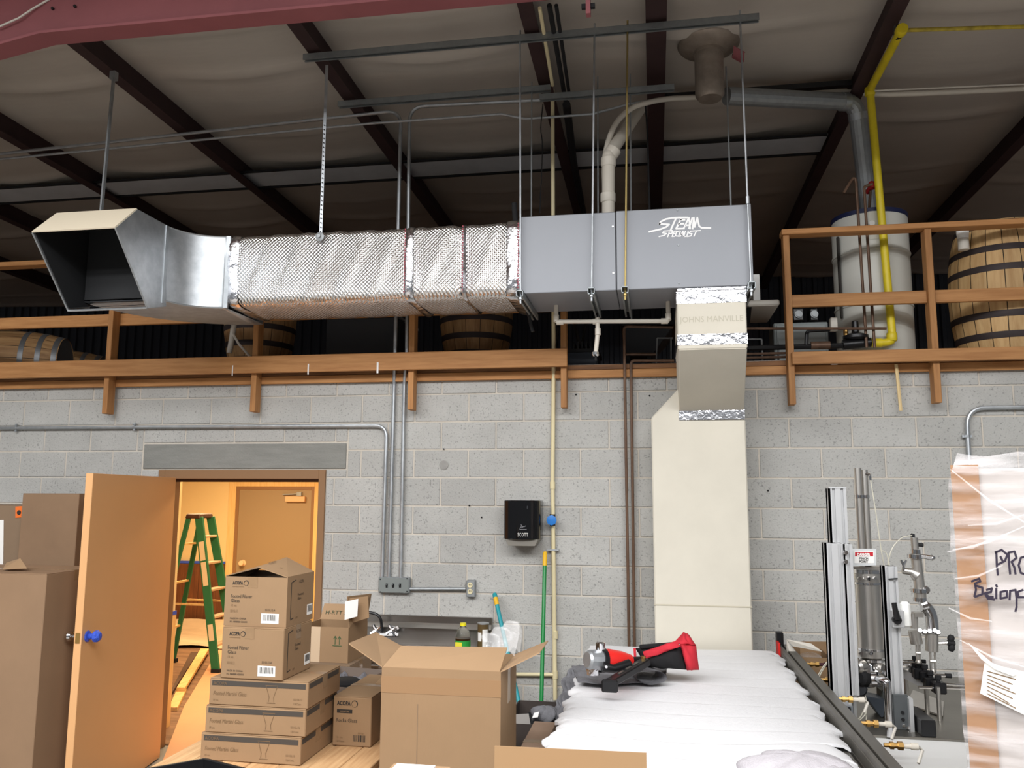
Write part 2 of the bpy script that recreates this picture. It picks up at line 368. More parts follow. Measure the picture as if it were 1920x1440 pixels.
for i, bx in enumerate(BEAMX):
    w_ = .13 if bx == 0 else .095
    m_ = M(); y0, y1 = 4.02, 11.6
    if bx == 0: y0 = 2.0
    for (xa, xb, za, zb) in ((bx, bx+w_, 0, .012), (bx+w_*.45, bx+w_*.55, .012, .19), (bx, bx+w_, .19, .202)):
        m_.hexa([(xa, y0, zr(y0)+za), (xb, y0, zr(y0)+za), (xb, y1, zr(y1)+za), (xa, y1, zr(y1)+za), (xa, y0, zr(y0)+zb), (xb, y0, zr(y0)+zb), (xb, y1, zr(y1)+zb), (xa, y1, zr(y1)+zb)])
    struct(m_.build('roof_beam', PURLIN, smooth=False))
# red main frame with its haunch
def rafter():
    m_ = M(); zb = 4.505; prof = [(-9, 3.55), (-3.42, zb+.012), (8, zb-.05)]
    for (ya, yb, za, zc) in ((3.90, 4.03, 0, .016), (3.955, 3.975, .016, .40), (3.90, 4.03, .40, .414)):
        for (xa, q), (xb, s_) in zip(prof, prof[1:]):
            t0 = q if za == 0 else max(q, zb-.05)
            A = [q+za, s_+za]; B = [q+zc, s_+zc]
            if za > 0: B = [zb+.36, zb+.36] if zc < .41 else [zb+.36, zb+.36]
            if za > .3: A = [zb+.345, zb+.345]
            m_.hexa([(xa, ya, A[0]), (xb, ya, A[1]), (xb, yb, A[1]), (xa, yb, A[0]), (xa, ya, B[0]), (xb, ya, B[1]), (xb, yb, B[1]), (xa, yb, B[0])])
    return m_
raf = struct(rafter().build('main_beam', REDBEAM, smooth=False))
for q in ((100, 17), (142, 13)):
    p = P(*q, Y=3.955); M().lathe(p, [(.009, 0), (.009, .012)], 6, (0, -1, 0)).build('bolt', BLACK, raf)
p = P(1103, 12, Y=4.03)
t = thing('beam_clip', 'small dark red clip hanging under the main beam', 'bracket', p, group=None)
M().box(-.012, .012, -.02, .02, -.05, .045).build('tab', REDBEAM, t); M().box(-.035, .035, -.01, .01, -.012, .012).build('bolt', RUBBER, t)
tag(M().tube([P(-6, 52, Y=3.93), P(35, 34, Y=3.93), P(62, 16, Y=3.94), P(95, -3, Y=3.95)], .006, 6).build('rope_end', OFFW), 'tan cord looped over the end of the red main beam', 'cord')

struct(M().box(-14, 6, D+.2, 11.5, 2.70, 2.83).build('mezzanine_floor', LX, smooth=False))
t1 = M(); t1.box(-8, 4.4, D-.04, D-.004, 2.738, 2.795)
struct(t1.build('trim_1', LX, bevel=.003)); struct(M().box(-8, 4.4, D-.034, D+.25, 2.797, 2.832).build('trim_2', wood('dark_edge', (150, 104, 64), (96, 64, 38), 'X'), bevel=.002))
# corrugated wall at the back of the loft
cw = M(); n_ = 150
prof = []
for i in range(n_):
    x = -14 + i*.145
    prof += [(x, 0), (x+.07, 0), (x+.085, .03), (x+.13, .03)]
o = len(cw.v)
cw.v += [Vector((a, 11.5-b, z)) for a, b in prof for z in (2.83, 5.0)]
cw.f += [(2*i, 2*i+2, 2*i+3, 2*i+1) for i in range(len(prof)-1)]
struct(cw.build('wall_loft', mat('loft_steel', (70, 74, 82), .6, .3), smooth=False))

# lower room behind the door
rb = struct(M().box(-9, -1.2, 11.4, 11.5, 0, 2.7).build('wall_room_back', ROOMW, smooth=False))
struct(M().box(-9.1, -9, 6.06, 11.5, 0, 2.7).build('wall_room_left', ROOMW, smooth=False))
struct(M().box(-1.3, -1.2, 6.06, 11.5, 0, 2.7).build('wall_room_right', ROOMW, smooth=False))
sx = P(330.5, 1000, Y=6.5).x
st = struct(M().box(-5.6, sx, 6.5, 6.55, .93, 2.7).build('wall_partition', ROOMW, smooth=False))
M().box(-5.6, sx-.035, 6.488, 6.562, 0, .905).build('wainscot', WAINS, st, smooth=False)
M().box(sx-.035, sx+.004, 6.486, 6.564, 0, .905).build('end_board', PCASE, st, smooth=False)
M().box(-5.6, sx+.006, 6.484, 6.566, .905, .935).build('masking_tape', BTAPE, st, smooth=False)
dx0, dx1 = P(440, 1000, Y=11.4).x, P(588, 1000, Y=11.4).x
for a, b in ((-9, dx0-.12), (dx1+.13, -1.3)):
    x = a
    while x < b-.05:
        x2 = min(b, x+.405)
        M().box(x+.002, x2-.002, 11.375, 11.4, .02, .895).build('panel', WAINS, rb, bevel=.002); x = x2
    M().box(a, b, 11.372, 11.4, .9, .935).build('masking_tape', BTAPE, rb, smooth=False)
d2 = struct(thing('door_2', None, None, (dx0, 11.4, 0)))
ww = dx1-dx0
for nm, bx in (('casing', (-.11, 0, 0, 2.12)), ('casing', (ww, ww+.11, 0, 2.12)), ('casing', (0, ww, 2.02, 2.12))):
    M().box(bx[0], bx[1], -.025, 0, bx[2], bx[3]).build(nm, PCASE, d2, bevel=.003)
for bx in ((0, .05, 0, 2.02), (ww-.05, ww, 0, 2.02), (.05, ww-.05, 1.97, 2.02)):
    M().box(bx[0], bx[1], -.012, .02, bx[2], bx[3]).build('door_frame', FRAMEM, d2, bevel=.002)
leaf = M().box(.05, ww-.05, -.007, -.001, .01, 1.965).build('door_leaf', DOOR2, d2, bevel=.002)
M().box(ww-.43, ww-.13, -.06, 0, 1.80, 1.88).build('door_closer', mat('closer_tan', (222, 180, 140), .4), leaf, bevel=.006)
M().box(ww-.26, ww-.19, -.05, -.01, 1.885, 1.94).bar((ww-.24, -.03, 1.915), (ww-.48, -.03, 1.905), .02, .015).build('closer_arm', GALVD, leaf)
kp = P(453, 1056, Y=11.35)
M().lathe((kp.x-dx0, 0, kp.z), [(.045, 0), (.045, .01), (.018, .012), (.018, .045), (.038, .05), (.04, .07), (.03, .085)], 14, (0, -1, 0)).build('door_knob', mat('knob_wrapped', (235, 200, 160), .5), leaf)
# door_1: frame and the open leaf
d1 = struct(thing('door_1', None, None, (-3.7, 5.84, 0)))
for bx in ((DO[0], -3.705, 0, 2.09), (-2.455, DO[1], 0, 2.09), (-3.705, -2.455, 2.022, 2.09)):
    M().box(bx[0], bx[1], D-.012, D+.21, bx[2], bx[3]).build('door_frame', FRAMEM, d1, world=True, bevel=.002)
M().box(-3.705, -2.455, D+.05, D+.075, 2.0, 2.022).build('door_stop', mat('stop_shadow_brown', (96, 66, 44), .6), d1, world=True, smooth=False)  # shadow line under the door head put into the stop's darker colour
h0 = P(330, 900, Y=5.80); n0 = P(167, 1000, Y=4.57); h0.z = n0.z = 0
dv = (n0-h0).normalized(); nv = Vector((-dv.y, dv.x, 0)).normalized()
if nv.x > 0: nv = -nv
lf = M().hexa([h0+Vector((0, 0, .01)), n0+Vector((0, 0, .01)), n0+nv*.045+Vector((0, 0, .01)), h0+nv*.045+Vector((0, 0, .01))] + [q+Vector((0, 0, 2.03)) for q in (h0, n0, n0+nv*.045, h0+nv*.045)]).build('door_leaf', DOORM, d1, world=True, bevel=.002)
kb = h0+dv*((n0-h0).length-.065); kb.z = 1.055
M().lathe(kb, [(.034, 0), (.034, .008), (.016, .012), (.018, .035), (.034, .045), (.036, .062), (.022, .08), (.006, .084)], 9, -nv).build('door_knob', mat('knob_blue_tape', (52, 84, 196), .55, bump=(60, .9)), lf, world=True, ang=20)['label'] = 'door knob wrapped in blue tape'
M().lathe(kb+nv*.045, [(.034, 0), (.034, .008), (.013, .012), (.013, .04), (.028, .048), (.03, .065), (.02, .075)], 16, nv).build('door_knob', CHROME, lf, world=True)
e_ = n0+nv*.0225+dv*.0015
M().box(-.013, .013, -.002, .0, -.03, .03).build('latch_plate', BRASS, lf).matrix_basis = wm(lf).inverted() @ Matrix.Translation(e_+Vector((0, 0, 1.055))) @ Matrix.Rotation(math.atan2(dv.y, dv.x)+math.pi/2, 4, 'Z')

# floor coverings and lumber in the room
tag(M().box(-8.9, -2.6, 6.1, 9.9, 0, .006).build('floor_cover', DROP, smooth=False), 'brown stained floor covering inside the room beyond the open door', 'floor covering')
a, b, c, d_ = P(300, 1440, Z=.009), P(345, 1325, Z=.009), P(412, 1215, Z=.009), P(432, 1190, Z=.009)
pm = M()
for p, q in ((a, b), (b, c), (c, d_)):
    pm.slab(p, q, q+Vector((1.15, 0, 0)), p+Vector((1.15, 0, 0)), (0, 0, .004))
tag(pm.build('paper_runner', PAPER, smooth=False), 'long pinkish paper runner laid through the open doorway', 'paper')
tag(M().shell(lambda u, v: Vector((-8.6+6*u, 9.75+1.5*v+.05*math.sin(u*40), .02+.03*abs(math.sin(u*23+v*4))*abs(math.cos(v*9+u*7))+.10*max(0, v-.8)*5)), 60, 14, (0, 0, .003)).build('plastic_sheet', PLASTIC), 'clear crinkled plastic sheet along the foot of the wainscot', 'plastic sheet')
def board(name, lab, q, z, m_, grp=None):
    pts = [P(x, y, Z=z) for x, y in q]
    o = M().slab(*pts, (0, 0, -.035)).build(name, m_, None, bevel=.003); return tag(o, lab, 'lumber')
board('lumber_board', 'longer pale pine board on the room floor', ((331, 1289), (347, 1289), (392, 1216), (376, 1216)), .075, PINE)
board('lumber_board', 'shorter pale pine board end nearest the doorway', ((316, 1326), (333, 1326), (350, 1291), (332, 1291)), .04, PINE)
board('lumber_board', 'dark brown board lying left of the pale pine boards', ((318, 1299), (322, 1299), (372, 1222), (358, 1222)), .04, mat('dark_board', (84, 60, 44), .7))

# ------------------------------------------------------------------ timber railings
YF = 5.73
def railing(name, lab, posts, x0, x1, mid, top, low, lowx, top_n=None):
    t = thing(name, lab, 'railing', (x0, YF, 2.54))
    zb = P(767, 768, Y=YF).z
    for i, px in enumerate(posts):
        x = P(px, 760, Y=YF).x
        M().box(x-.021, x+.021, YF, YF+.089, zb, (top-.04 if (top_n is None or i < top_n) else mid[1]+.02)).build('post', LZ, t, world=True, bevel=.003)
    M().box(lowx[0], lowx[1], YF-.038, YF-.001, low[0], low[1]).build('bottom_rail', LX, t, world=True, bevel=.003)
    if mid:
        for a, b, y in mid[2]: M().box(a, b, y, y+.036, mid[0], mid[1]).build('middle_rail', LX, t, world=True, bevel=.003)
    M().box(x0, x1, YF-.012, YF+.095, top-.038, top).build('top_rail', LX, t, world=True, bevel=.004)
    return t
zl = P(300, 672, Y=YF-.038).z; zl0 = P(300, 703, Y=YF-.038).z
zm1, zm0 = P(60, 594, Y=YF+.09).z, P(60, 615, Y=YF+.09).z
zt = P(40, 490, Y=YF).z
rl = railing('timber_railing', 'timber railing on the loft edge behind the silver duct, left of the gap', (196, 473, 769, 1057), -7.2, P(478, 600, Y=YF).x, (zm0, zm1, [(-7.2, P(1056, 600, Y=YF).x, YF+.092)]), zt, (zl0, zl), (-7.2, P(1064, 600, Y=YF).x), 2)
for px, w_ in ((436, .008), (578, .010), (708, .014)):
    p = P(px, 695-(px-436)*.02, Y=YF-.039); M().box(p.x-w_/2, p.x+w_/2, p.y-.0015, p.y, p.z-.04, p.z+.04).build('chalk_mark', WLABEL, rl, world=True, smooth=False)
zr1 = P(1480, 430, Y=YF).z
xr = [P(px, 760, Y=YF).x for px in (1487, 1761)]
zq1, zq0 = P(1600, 657, Y=YF-.038).z, P(1600, 680, Y=YF-.038).z
zmm1, zmm0 = P(1600, 549, Y=YF+.03).z, P(1600, 572, Y=YF+.03).z
rr = railing('timber_railing', 'timber railing on the loft edge in front of the water heater', (1487, 1761, 2030), xr[0]-.03, 3.2, (zmm0, zmm1, [(xr[0]+.022, xr[1]-.022, YF+.03), (xr[1]+.022, 3.1, YF+.03)]), zr1, (zq0, zq1), (xr[0]+.001, 3.2))
# ------------------------------------------------------------------ loft contents
ZD = 2.832
def barrel_parts(t, m_, r=.30, h=.92, hoop=HOOP, bung=False, nst=16):
    pr = [(r*.80, 0), (r*.90, h*.14), (r*.97, h*.30), (r, h*.5), (r*.97, h*.70), (r*.90, h*.86), (r*.80, h)]
    for k in range(nst):
        a0, a1 = 2*math.pi*k/nst+.008, 2*math.pi*(k+1)/nst-.008; mm = M(); vs = []
        for rr_, z in pr:
            for a in (a0, (a0+a1)/2, a1): vs.append(Vector((rr_*math.cos(a), rr_*math.sin(a), z)))
        mm.add(vs, [(3*i+j, 3*i+j+1, 3*i+j+4, 3*i+j+3) for i in range(len(pr)-1) for j in (0, 1)])
        mm.build('stave', m_, t, ang=50)
    M().lathe((0, 0, 0), [(r*.79-.004, .012), (r*.88, h*.14), (r*.955, h*.30), (r*.985, h*.5), (r*.955, h*.7), (r*.88, h*.86), (r*.79-.004, h-.012)], 24).build('barrel_core', INK, t)
    for hz in (.03, h-.03): M().lathe((0, 0, hz-.012), [(r*.79, 0), (r*.79, .024)], 24).build('barrel_head', m_, t)
    def rad(z):
        for (r0, z0), (r1, z1) in zip(pr, pr[1:]):
            if z <= z1: return r0+(r1-r0)*(z-z0)/(z1-z0)
    for z in (.03, .16, .30, .62, .76, h-.03):
        M().lathe((0, 0, 0), [(rad(max(0, z-.022))+.003, z-.022), (rad(z)+.005, z), (rad(min(h, z+.022))+.003, min(h, z+.022))], 32).build('hoop', hoop, t)
bE = P(1789, 545, Y=6.12)
t = thing('oak_barrel', 'large oak barrel standing upright behind the railing, right of the heater', 'barrel', (bE.x+.345, 6.2, ZD), group='oak barrels in the loft')
barrel_parts(t, STAVE, .345, .97, nst=20)
C_ = P(487, 640, Y=6.45)
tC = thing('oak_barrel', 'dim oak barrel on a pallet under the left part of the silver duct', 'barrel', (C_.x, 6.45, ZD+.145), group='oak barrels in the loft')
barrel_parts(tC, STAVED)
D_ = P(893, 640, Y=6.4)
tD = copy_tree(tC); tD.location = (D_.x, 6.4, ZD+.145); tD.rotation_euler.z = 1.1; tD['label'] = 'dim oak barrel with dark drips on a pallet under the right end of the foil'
dm = M()
for k, (px, y0, y1) in enumerate(((898, 600, 665), (907, 598, 662), (896, 612, 640))):
    a, b = P(px, y0, Y=6.09), P(px+(k-1)*2, y1, Y=6.10); dm.bar(a, b, .022, .008, (0, 1, 0))
A_ = P(30, 668, Y=6.9)
for (px, py, yy, rx, lab) in ((62, 665, 6.9, .5, 'oak barrel lying on its side at the far left of the loft'), (140, 690, 7.9, .5, 'second oak barrel lying on its side behind the far left one')):
    c = copy_tree(tC); q = P(px, py, Y=yy)
    c.location = (q.x-.35, yy-.2, ZD+.31); c.rotation_euler = (0, R(90), R(20)); c['label'] = lab
    for ch in c.children:
        if ch.name.startswith('hoop'): ch.data = ch.data.copy(); ch.data.materials[0] = HOOPG
    c.location.x -= .25
def pallet(lab, x0, x1, y0, y1, n, z=ZD):
    t = thing('pallet', lab, 'pallet', ((x0+x1)/2, (y0+y1)/2, z), group='pallets in the loft')
    dx = (x1-x0)/n
    for k in range(n):
        M().box(x0+k*dx, x0+k*dx+dx*.55, y0, y1, z+.12, z+.142).build('slat', PALLET, t, world=True, bevel=.002)
    for y in (y0+.04, (y0+y1)/2, y1-.04): M().box(x0, x1, y-.04, y+.04, z, z+.118).build('stringer', PALLET, t, world=True, bevel=.002)
pallet('wooden pallet with gaps under the barrel with drips', P(775, 660, Y=6.05).x, P(1030, 660, Y=6.05).x, 6.0, 6.8, 5)
x0, x1 = P(312, 672, Y=6.0).x, P(572, 672, Y=6.0).x
pallet('pale wooden pallet under the left upright barrel', x0, x1, 6.02, 6.85, 6)
p0 = P(312, 674, Y=5.97); tag(M().box(x0, x1-.5, 5.95, 5.99, ZD, ZD+.14).build('pale_plank', PINE, bevel=.002), 'pale plank on edge behind the railing by the left pallet', 'plank')
def simple_box(name, lab, cat, px0, py0, px1, py1, Y, dep, m_, zbase=None, group=None, extra=None):
    a, b = P(px0, py0, Y=Y), P(px1, py1, Y=Y); z0 = b.z if zbase is None else zbase
    t = thing(name, lab, cat, ((a.x+b.x)/2, Y+dep/2, z0), group=group)
    M().box(a.x, b.x, Y, Y+dep, z0, a.z).build('body', m_, t, world=True, bevel=.008)
    return t, a, b
t, a, b = simple_box('grey_crate', 'dull grey crate behind the railing between the two dim barrels', 'crate', 612, 598, 742, 680, 6.25, .6, BOILER, ZD)
M().box(a.x-.01, b.x+.01, 6.24, 6.86, a.z, a.z+.02).build('lid', DGREY, t, world=True, bevel=.004)
t, a, b = simple_box('dark_tote', 'dark plastic tote in the gap between the railings', 'tote', 1063, 654, 1120, 690, 6.0, .4, mat('tote_blue', (50, 58, 70), .5), ZD)
M().box(a.x-.012, b.x+.012, 5.99, 6.41, a.z-.03, a.z).build('rim', BLACK, t, world=True, bevel=.003)
for k in range(5):
    x = a.x+(b.x-a.x)*(.2+.14*k); M().box(x, x+.012, 5.995, 6.3, a.z, a.z+.05).build('slot', BLACK, t, world=True)
# hopper, dark and half hidden
t = thing('dark_hopper', 'dark tapering hopper on legs in the gap left of the cream duct', 'hopper', (-.15, 6.6, ZD))
tp, bt = [P(*q, Y=6.35) for q in ((1168, 612), (1262, 612))], [P(*q, Y=6.35) for q in ((1172, 668), (1222, 668))]
M().hexa([bt[0], bt[1], bt[1]+Vector((0, .3, 0)), bt[0]+Vector((0, .3, 0)), tp[0], tp[1], tp[1]+Vector((0, .6, 0)), tp[0]+Vector((0, .6, 0))]).build('bin', BOILER, t, world=True, bevel=.005)
M().box(tp[0].x-.02, tp[1].x+.02, 6.33, 6.97, tp[0].z, tp[0].z+.03).build('rim', BLACK, t, world=True)
for x in (bt[0].x+.02, bt[1].x-.02):
    for y in (6.37, 6.62): M().box(x-.015, x+.015, y-.015, y+.015, ZD, bt[0].z).build('leg', BLACK, t, world=True)
# dark post tools leaning in the gap
for k, (a, b) in enumerate((((1048, 597), (1040, 668)), ((1076, 600), (1088, 655)), ((1098, 605), (1090, 655)))):
    o = M().tube([P(*b, Y=6.05+.1*k), P(*a, Y=6.2+.1*k)], .012, 8).build('dark_pole', BLACK)
    tag(o, ('first', 'second', 'third')[k]+' dark pole from the left leaning in the gap between the railings', 'pole', 'dark poles in the loft gap')
t = thing('plastic_spout', 'dirty white pipe with a loose strap hanging before the left upright barrel', 'pipe', P(434, 640, Y=5.95))
M().tube([P(440, 600, Y=5.95), P(434, 640, Y=5.95), P(430, 662, Y=5.95)], .022, 12).build('pipe', OFFW, t, world=True)
M().tube([P(437, 626, Y=5.93), P(448, 645, Y=5.93), P(468, 668, Y=5.93)], .010, 6).build('strap', OFFW, t, world=True)
# wall shelf, white panel, electrical boxes
t = thing('wall_shelf', 'white shelf with dark underside between grey box and heater railing', 'shelf', P(1420, 570, Y=6.0))
q = [P(1402, 574, Y=5.9), P(1462, 571, Y=5.9)]
M().box(q[0].x, q[1].x, 5.9, 6.5, q[0].z, q[0].z+.042).build('board', OFFW, t, world=True, bevel=.01)
M().prism([(q[0].x, 5.93, q[0].z), (q[0].x, 6.48, q[0].z), (q[0].x, 6.48, q[0].z-.4)], (.03, 0, 0)).build('bracket', BLACK, t, world=True)
M().box(P(1412, 540, Y=6.15).x, P(1425, 540, Y=6.15).x, 6.15, 6.3, q[0].z+.042, P(1418, 514, Y=6.15).z).build('back_panel', WHITE, t, world=True, bevel=.004)
t, a, b = simple_box('electrical_cabinet', 'pale grey electrical cabinet left of the water heater', 'cabinet', 1450, 606, 1556, 684, 6.35, .25, mat('cabinet_grey', (150, 158, 158), .5), ZD)
M().box(a.x+.02, b.x-.02, 6.34, 6.35, ZD+.05, a.z-.02).build('door', mat('cabinet_door', (158, 166, 166), .5), t, world=True, bevel=.003)
for k, (u, v) in enumerate(((1486, 1508), (1518, 1535))):
    t, a, b = simple_box('control_box', ('left', 'right')[k]+' one of two small dark control boxes above the pale cabinet', 'control box', u, 578, v, 601, 6.33, .12, BLACK)
    M().lathe(((a.x+b.x)/2, 6.33, (a.z+b.z)/2), [(.028, 0), (.028, .012), (.02, .012), (.02, .018)], 16, (0, -1, 0)).build('dial', GALVD, t, world=True)
# water heater
hx0, hx1 = P(1564, 520, Y=6.3).x, P(1706, 520, Y=6.3).x; hc = (hx0+hx1)/2; hr = (hx1-hx0)/2
ztop = P(1625, 392, Y=6.3-hr).z
t = thing('water_heater', 'tall white cylindrical water heater behind the right timber railing', 'water heater', (hc, 6.3, ZD)); H = ztop-ZD
M().lathe((0, 0, 0), [(hr*.98, 0), (hr, .02), (hr, H-.03), (hr*.985, H)], 40).build('tank', HEATER, t)
for z in (H*.39, H*.74): M().lathe((0, 0, z-.008), [(hr+.001, 0), (hr+.007, .004), (hr+.007, .014), (hr+.001, .018)], 40).build('seam_band', HEATER, t)
M().lathe((0, 0, H), [(hr*1.01, -.02), (hr*1.01, .012), (hr*.9, .022), (.02, .024)], 40).build('top_cap', NAVY, t)
lm = M(); a0 = -math.pi/2-.25
for i in range(6):
    lm.add([Vector(((hr+.003)*math.cos(a0+i*.06), (hr+.003)*math.sin(a0+i*.06), z)) for z in (H*.80, H*.985)], [])
lm.f = [(2*i, 2*i+2, 2*i+3, 2*i+1) for i in range(5)]
lm.build('label_plate', mat('label_plate', (206, 204, 190), .4), t)
M().box(-hr*.985, -hr*.93, -.14, -.11, H*.32, H*.86).build('side_print', INK, t)
M().lathe((-.05, -hr, H*.90), [(.02, 0), (.02, .02)], 10, (0, -1, 0)).build('fitting', WLABEL, t)
# flue pipe and roof vent
f0 = P(1622, 385, Y=6.3); xv = P(1330, 140, Y=5.45).x
el = P(1606, 205, Y=6.3)
t = thing('flue_pipe', 'dull metal flue pipe bending from water heater to the roof vent', 'flue', (hc, 6.3, ztop+.02))
fp = fillet([(hc+.01, 6.3, ztop+.015), (P(1605, 192, Y=6.08).x, 6.08, P(1605, 192, Y=6.08).z), P(1362, 180, Y=5.62)], .12, 4)
M().tube(fp, .062, 16).build('pipe', GALVD, t, world=True, ang=20)
for q in (fp[1], fp[-2]):
    i = fp.index(q); dq = (fp[min(i+1, len(fp)-1)]-fp[i-1]).normalized()
    M().lathe(q-dq*.025, [(.067, 0), (.067, .05)], 16, dq).build('collar', GALV, t, world=True)
t = thing('roof_vent', 'flared metal roof vent stack hanging through the insulation', 'vent', (xv, 5.45, 4.2))
zv0, zv1, zv2 = P(1330, 186, Y=5.45).z, P(1330, 98, Y=5.45).z, zr(5.45)+.12
rv = (P(1358, 140, Y=5.45).x-P(1303, 140, Y=5.45).x)/2
VM = mat('vent_brown', (150, 138, 126), .5, .5, var=(14, .2))
M().lathe((xv, 5.45, zv0), [(rv*.8, 0), (rv, .03), (rv, zv1-zv0)], 22).build('stack', VM, t, world=True)
M().lathe((xv, 5.45, zv1), [(rv*1.06, -.02), (rv*1.06, .02)], 22).build('collar', VM, t, world=True)
M().lathe((xv, 5.45, zv1), [(rv*1.05, 0), (rv*2.0, zv2-zv1-.02), (rv*2.15, zv2-zv1)], 26).build('cone', VM, t, world=True)
M().shell(lambda u, v: Vector((xv+rv*1.6+.07*u, 5.32+.16*v, zv2-.10-.05*u+.02*math.sin(v*9))), 3, 5, (0, 0, .006)).build('torn_flap', REDBEAM, t, world=True)
# yellow gas line
t = thing('gas_pipe', 'yellow gas pipe running along roof and down past the heater', 'pipe', P(1672, 635, Y=5.98))
g = fillet([P(1652, 643, Y=5.98), P(1674, 641, Y=5.98), P(1631, 168, Y=5.98), P(1690, 57, Y=5.05)], .05, 4)
M().tube(g, .027, 14).build('pipe', YELLOW, t, world=True)
M().tube([P(1690, 57, Y=5.05), P(2300, 38, Y=5.05)], .0125, 10).build('branch_pipe', mat('dirty_yellow', (176, 156, 56), .6, var=(20, .4)), t, world=True)
for q, d_ in ((P(1690, 57, Y=5.05), Vector((0, 1, 0))), (P(1631, 172, Y=5.98), Vector((0, 0, 1))), (P(1672, 632, Y=5.98), Vector((0, 0, 1)))):
    M().lathe(q-d_*.03, [(.032, 0), (.036, .01), (.036, .05), (.032, .06)], 14, d_).build('elbow', YELLOW, t, world=True)
q = P(1683, 60, Y=5.1); M().lathe(q, [(.045, -.012), (.045, .012)], 14, (1, 0, .2)).build('pipe_strap', BLACK, t, world=True)
# gas regulator assembly
t = thing('gas_regulator', 'black gas regulator with round diaphragm beside the yellow pipe', 'regulator', P(1610, 645, Y=5.98))
c = P(1605, 643, Y=5.98)
M().tube([P(1580, 647, Y=5.98), P(1633, 642, Y=5.98)], .034, 14).build('body', BLACK, t, world=True)
M().lathe(c, [(.05, .02), (.085, .03), (.085, .05), (.05, .065), (.026, .07), (.022, .15), (.018, .155)], 18).build('diaphragm', BLACK, t, world=True)
M().tube([P(1520, 648, Y=5.98), P(1556, 647, Y=5.98)], .028, 12).build('coupling', COPPER, t, world=True)
M().lathe(P(1586, 632, Y=5.97), [(.016, 0), (.016, .05), (.01, .055)], 10).build('plug', BRASS, t, world=True)
M().tube([P(1633, 643, Y=5.98), P(1653, 643, Y=5.98)], .032, 12).build('union', YELLOW, t, world=True)
t = thing('gas_line', 'black iron pipe running level behind the right railing post', 'pipe', P(1450, 651, Y=5.98))
M().tube([P(1395, 653, Y=5.98), P(1580, 648, Y=5.98)], .019, 10).build('pipe', BLACK, t, world=True)
M().tube(fillet([P(1512, 648, Y=5.98), P(1513, 620, Y=5.98), P(1556, 618, Y=5.98)], .03, 3), .014, 10).build('branch', BLACK, t, world=True)
M().box(*sum(([P(1555, 600, Y=5.98).x, P(1568, 600, Y=5.98).x], [5.94, 6.0], [P(1560, 622, Y=5.98).z, P(1560, 597, Y=5.98).z]), [])).build('switch_box', OFFW, t, world=True, bevel=.004)
# copper pipes of the heater and level copper lines
for k, (a, b, lab) in enumerate((((1604, 325), (1625, 652), 'left'), ((1628, 330), (1640, 652), 'right'))):
    A, B = P(*a, Y=5.93), P(*b, Y=5.93)
    pts = [P(1582, 362, Y=5.93), A, B] if k == 0 else [P(1636, 345, Y=5.93), P(1620, 350, Y=5.93), B]
    o = M().tube(fillet(pts, .02, 3), .010, 8).build('copper_pipe', COPPER)
    tag(o, lab+' one of two upright copper pipes before the water heater', 'pipe')
t = thing('relief_valve', 'small red relief valve on top of the water heater', 'valve', P(1632, 352, Y=6.05))
M().lathe((0, 0, 0), [(.018, -.05), (.018, .0), (.03, .01), (.03, .04), (.01, .05)], 10, (.3, -1, .4)).build('body', mat('red_valve', (150, 30, 36), .5), t); M().tube([(0, 0, -.02), (0, .08, -.16)], .01, 8).build('stem', COPPER, t)
for k, (a, b, lab) in enumerate((((1396, 616), (1662, 616), 'topmost'), ((1396, 664), (1478, 662), 'second from top'), ((1396, 671), (1478, 669), 'third from top'), ((1396, 683), (1478, 680), 'lowest'))):
    tag(M().tube([P(*a, Y=5.90), P(*b, Y=5.90)], .009, 8).build('copper_pipe', COPPER), lab+' of the level copper pipes right of the cream duct', 'pipe')
t = thing('wire_rack', 'small galvanised wire rack behind the copper lines in the loft gap', 'rack', P(1430, 665, Y=6.2))
for a, b in (((1395, 636), (1428, 636)), ((1428, 636), (1430, 690)), ((1460, 640), (1460, 690)), ((1232, 634), (1262, 634)), ((1232, 634), (1230, 690)), ((1258, 634), (1258, 690))):
    M().tube([P(*a, Y=6.15), P(*b, Y=6.15)], .006, 6).build('wire', GALVD, t, world=True)
tag(M().tube([P(1680, 683, Y=5.80), P(1684, 720, Y=5.80), P(1689, 770, Y=5.80)], .011, 6).build('wooden_stick', mat('stick', (226, 200, 150), .7)), 'thin pale stick hanging below the right railing', 'stick')
tag(M().box(-.02, .02, -.03, .03, 0, .012).build('paper_scrap', WLABEL), 'white scrap under bottom rail of the right railing', 'paper').location = P(1565, 683, Y=5.80)
t = thing('jar', 'white jar lid showing above the big upright barrel', 'jar', P(1805, 437, Y=5.95)); M().lathe((0, 0, 0), [(.035, -.04), (.04, 0), (.04, .02), (.03, .03)], 14).build('lid', WHITE, t); M().lathe((0, 0, -.12), [(.035, 0), (.035, .08)], 14).build('body', OFFW, t)

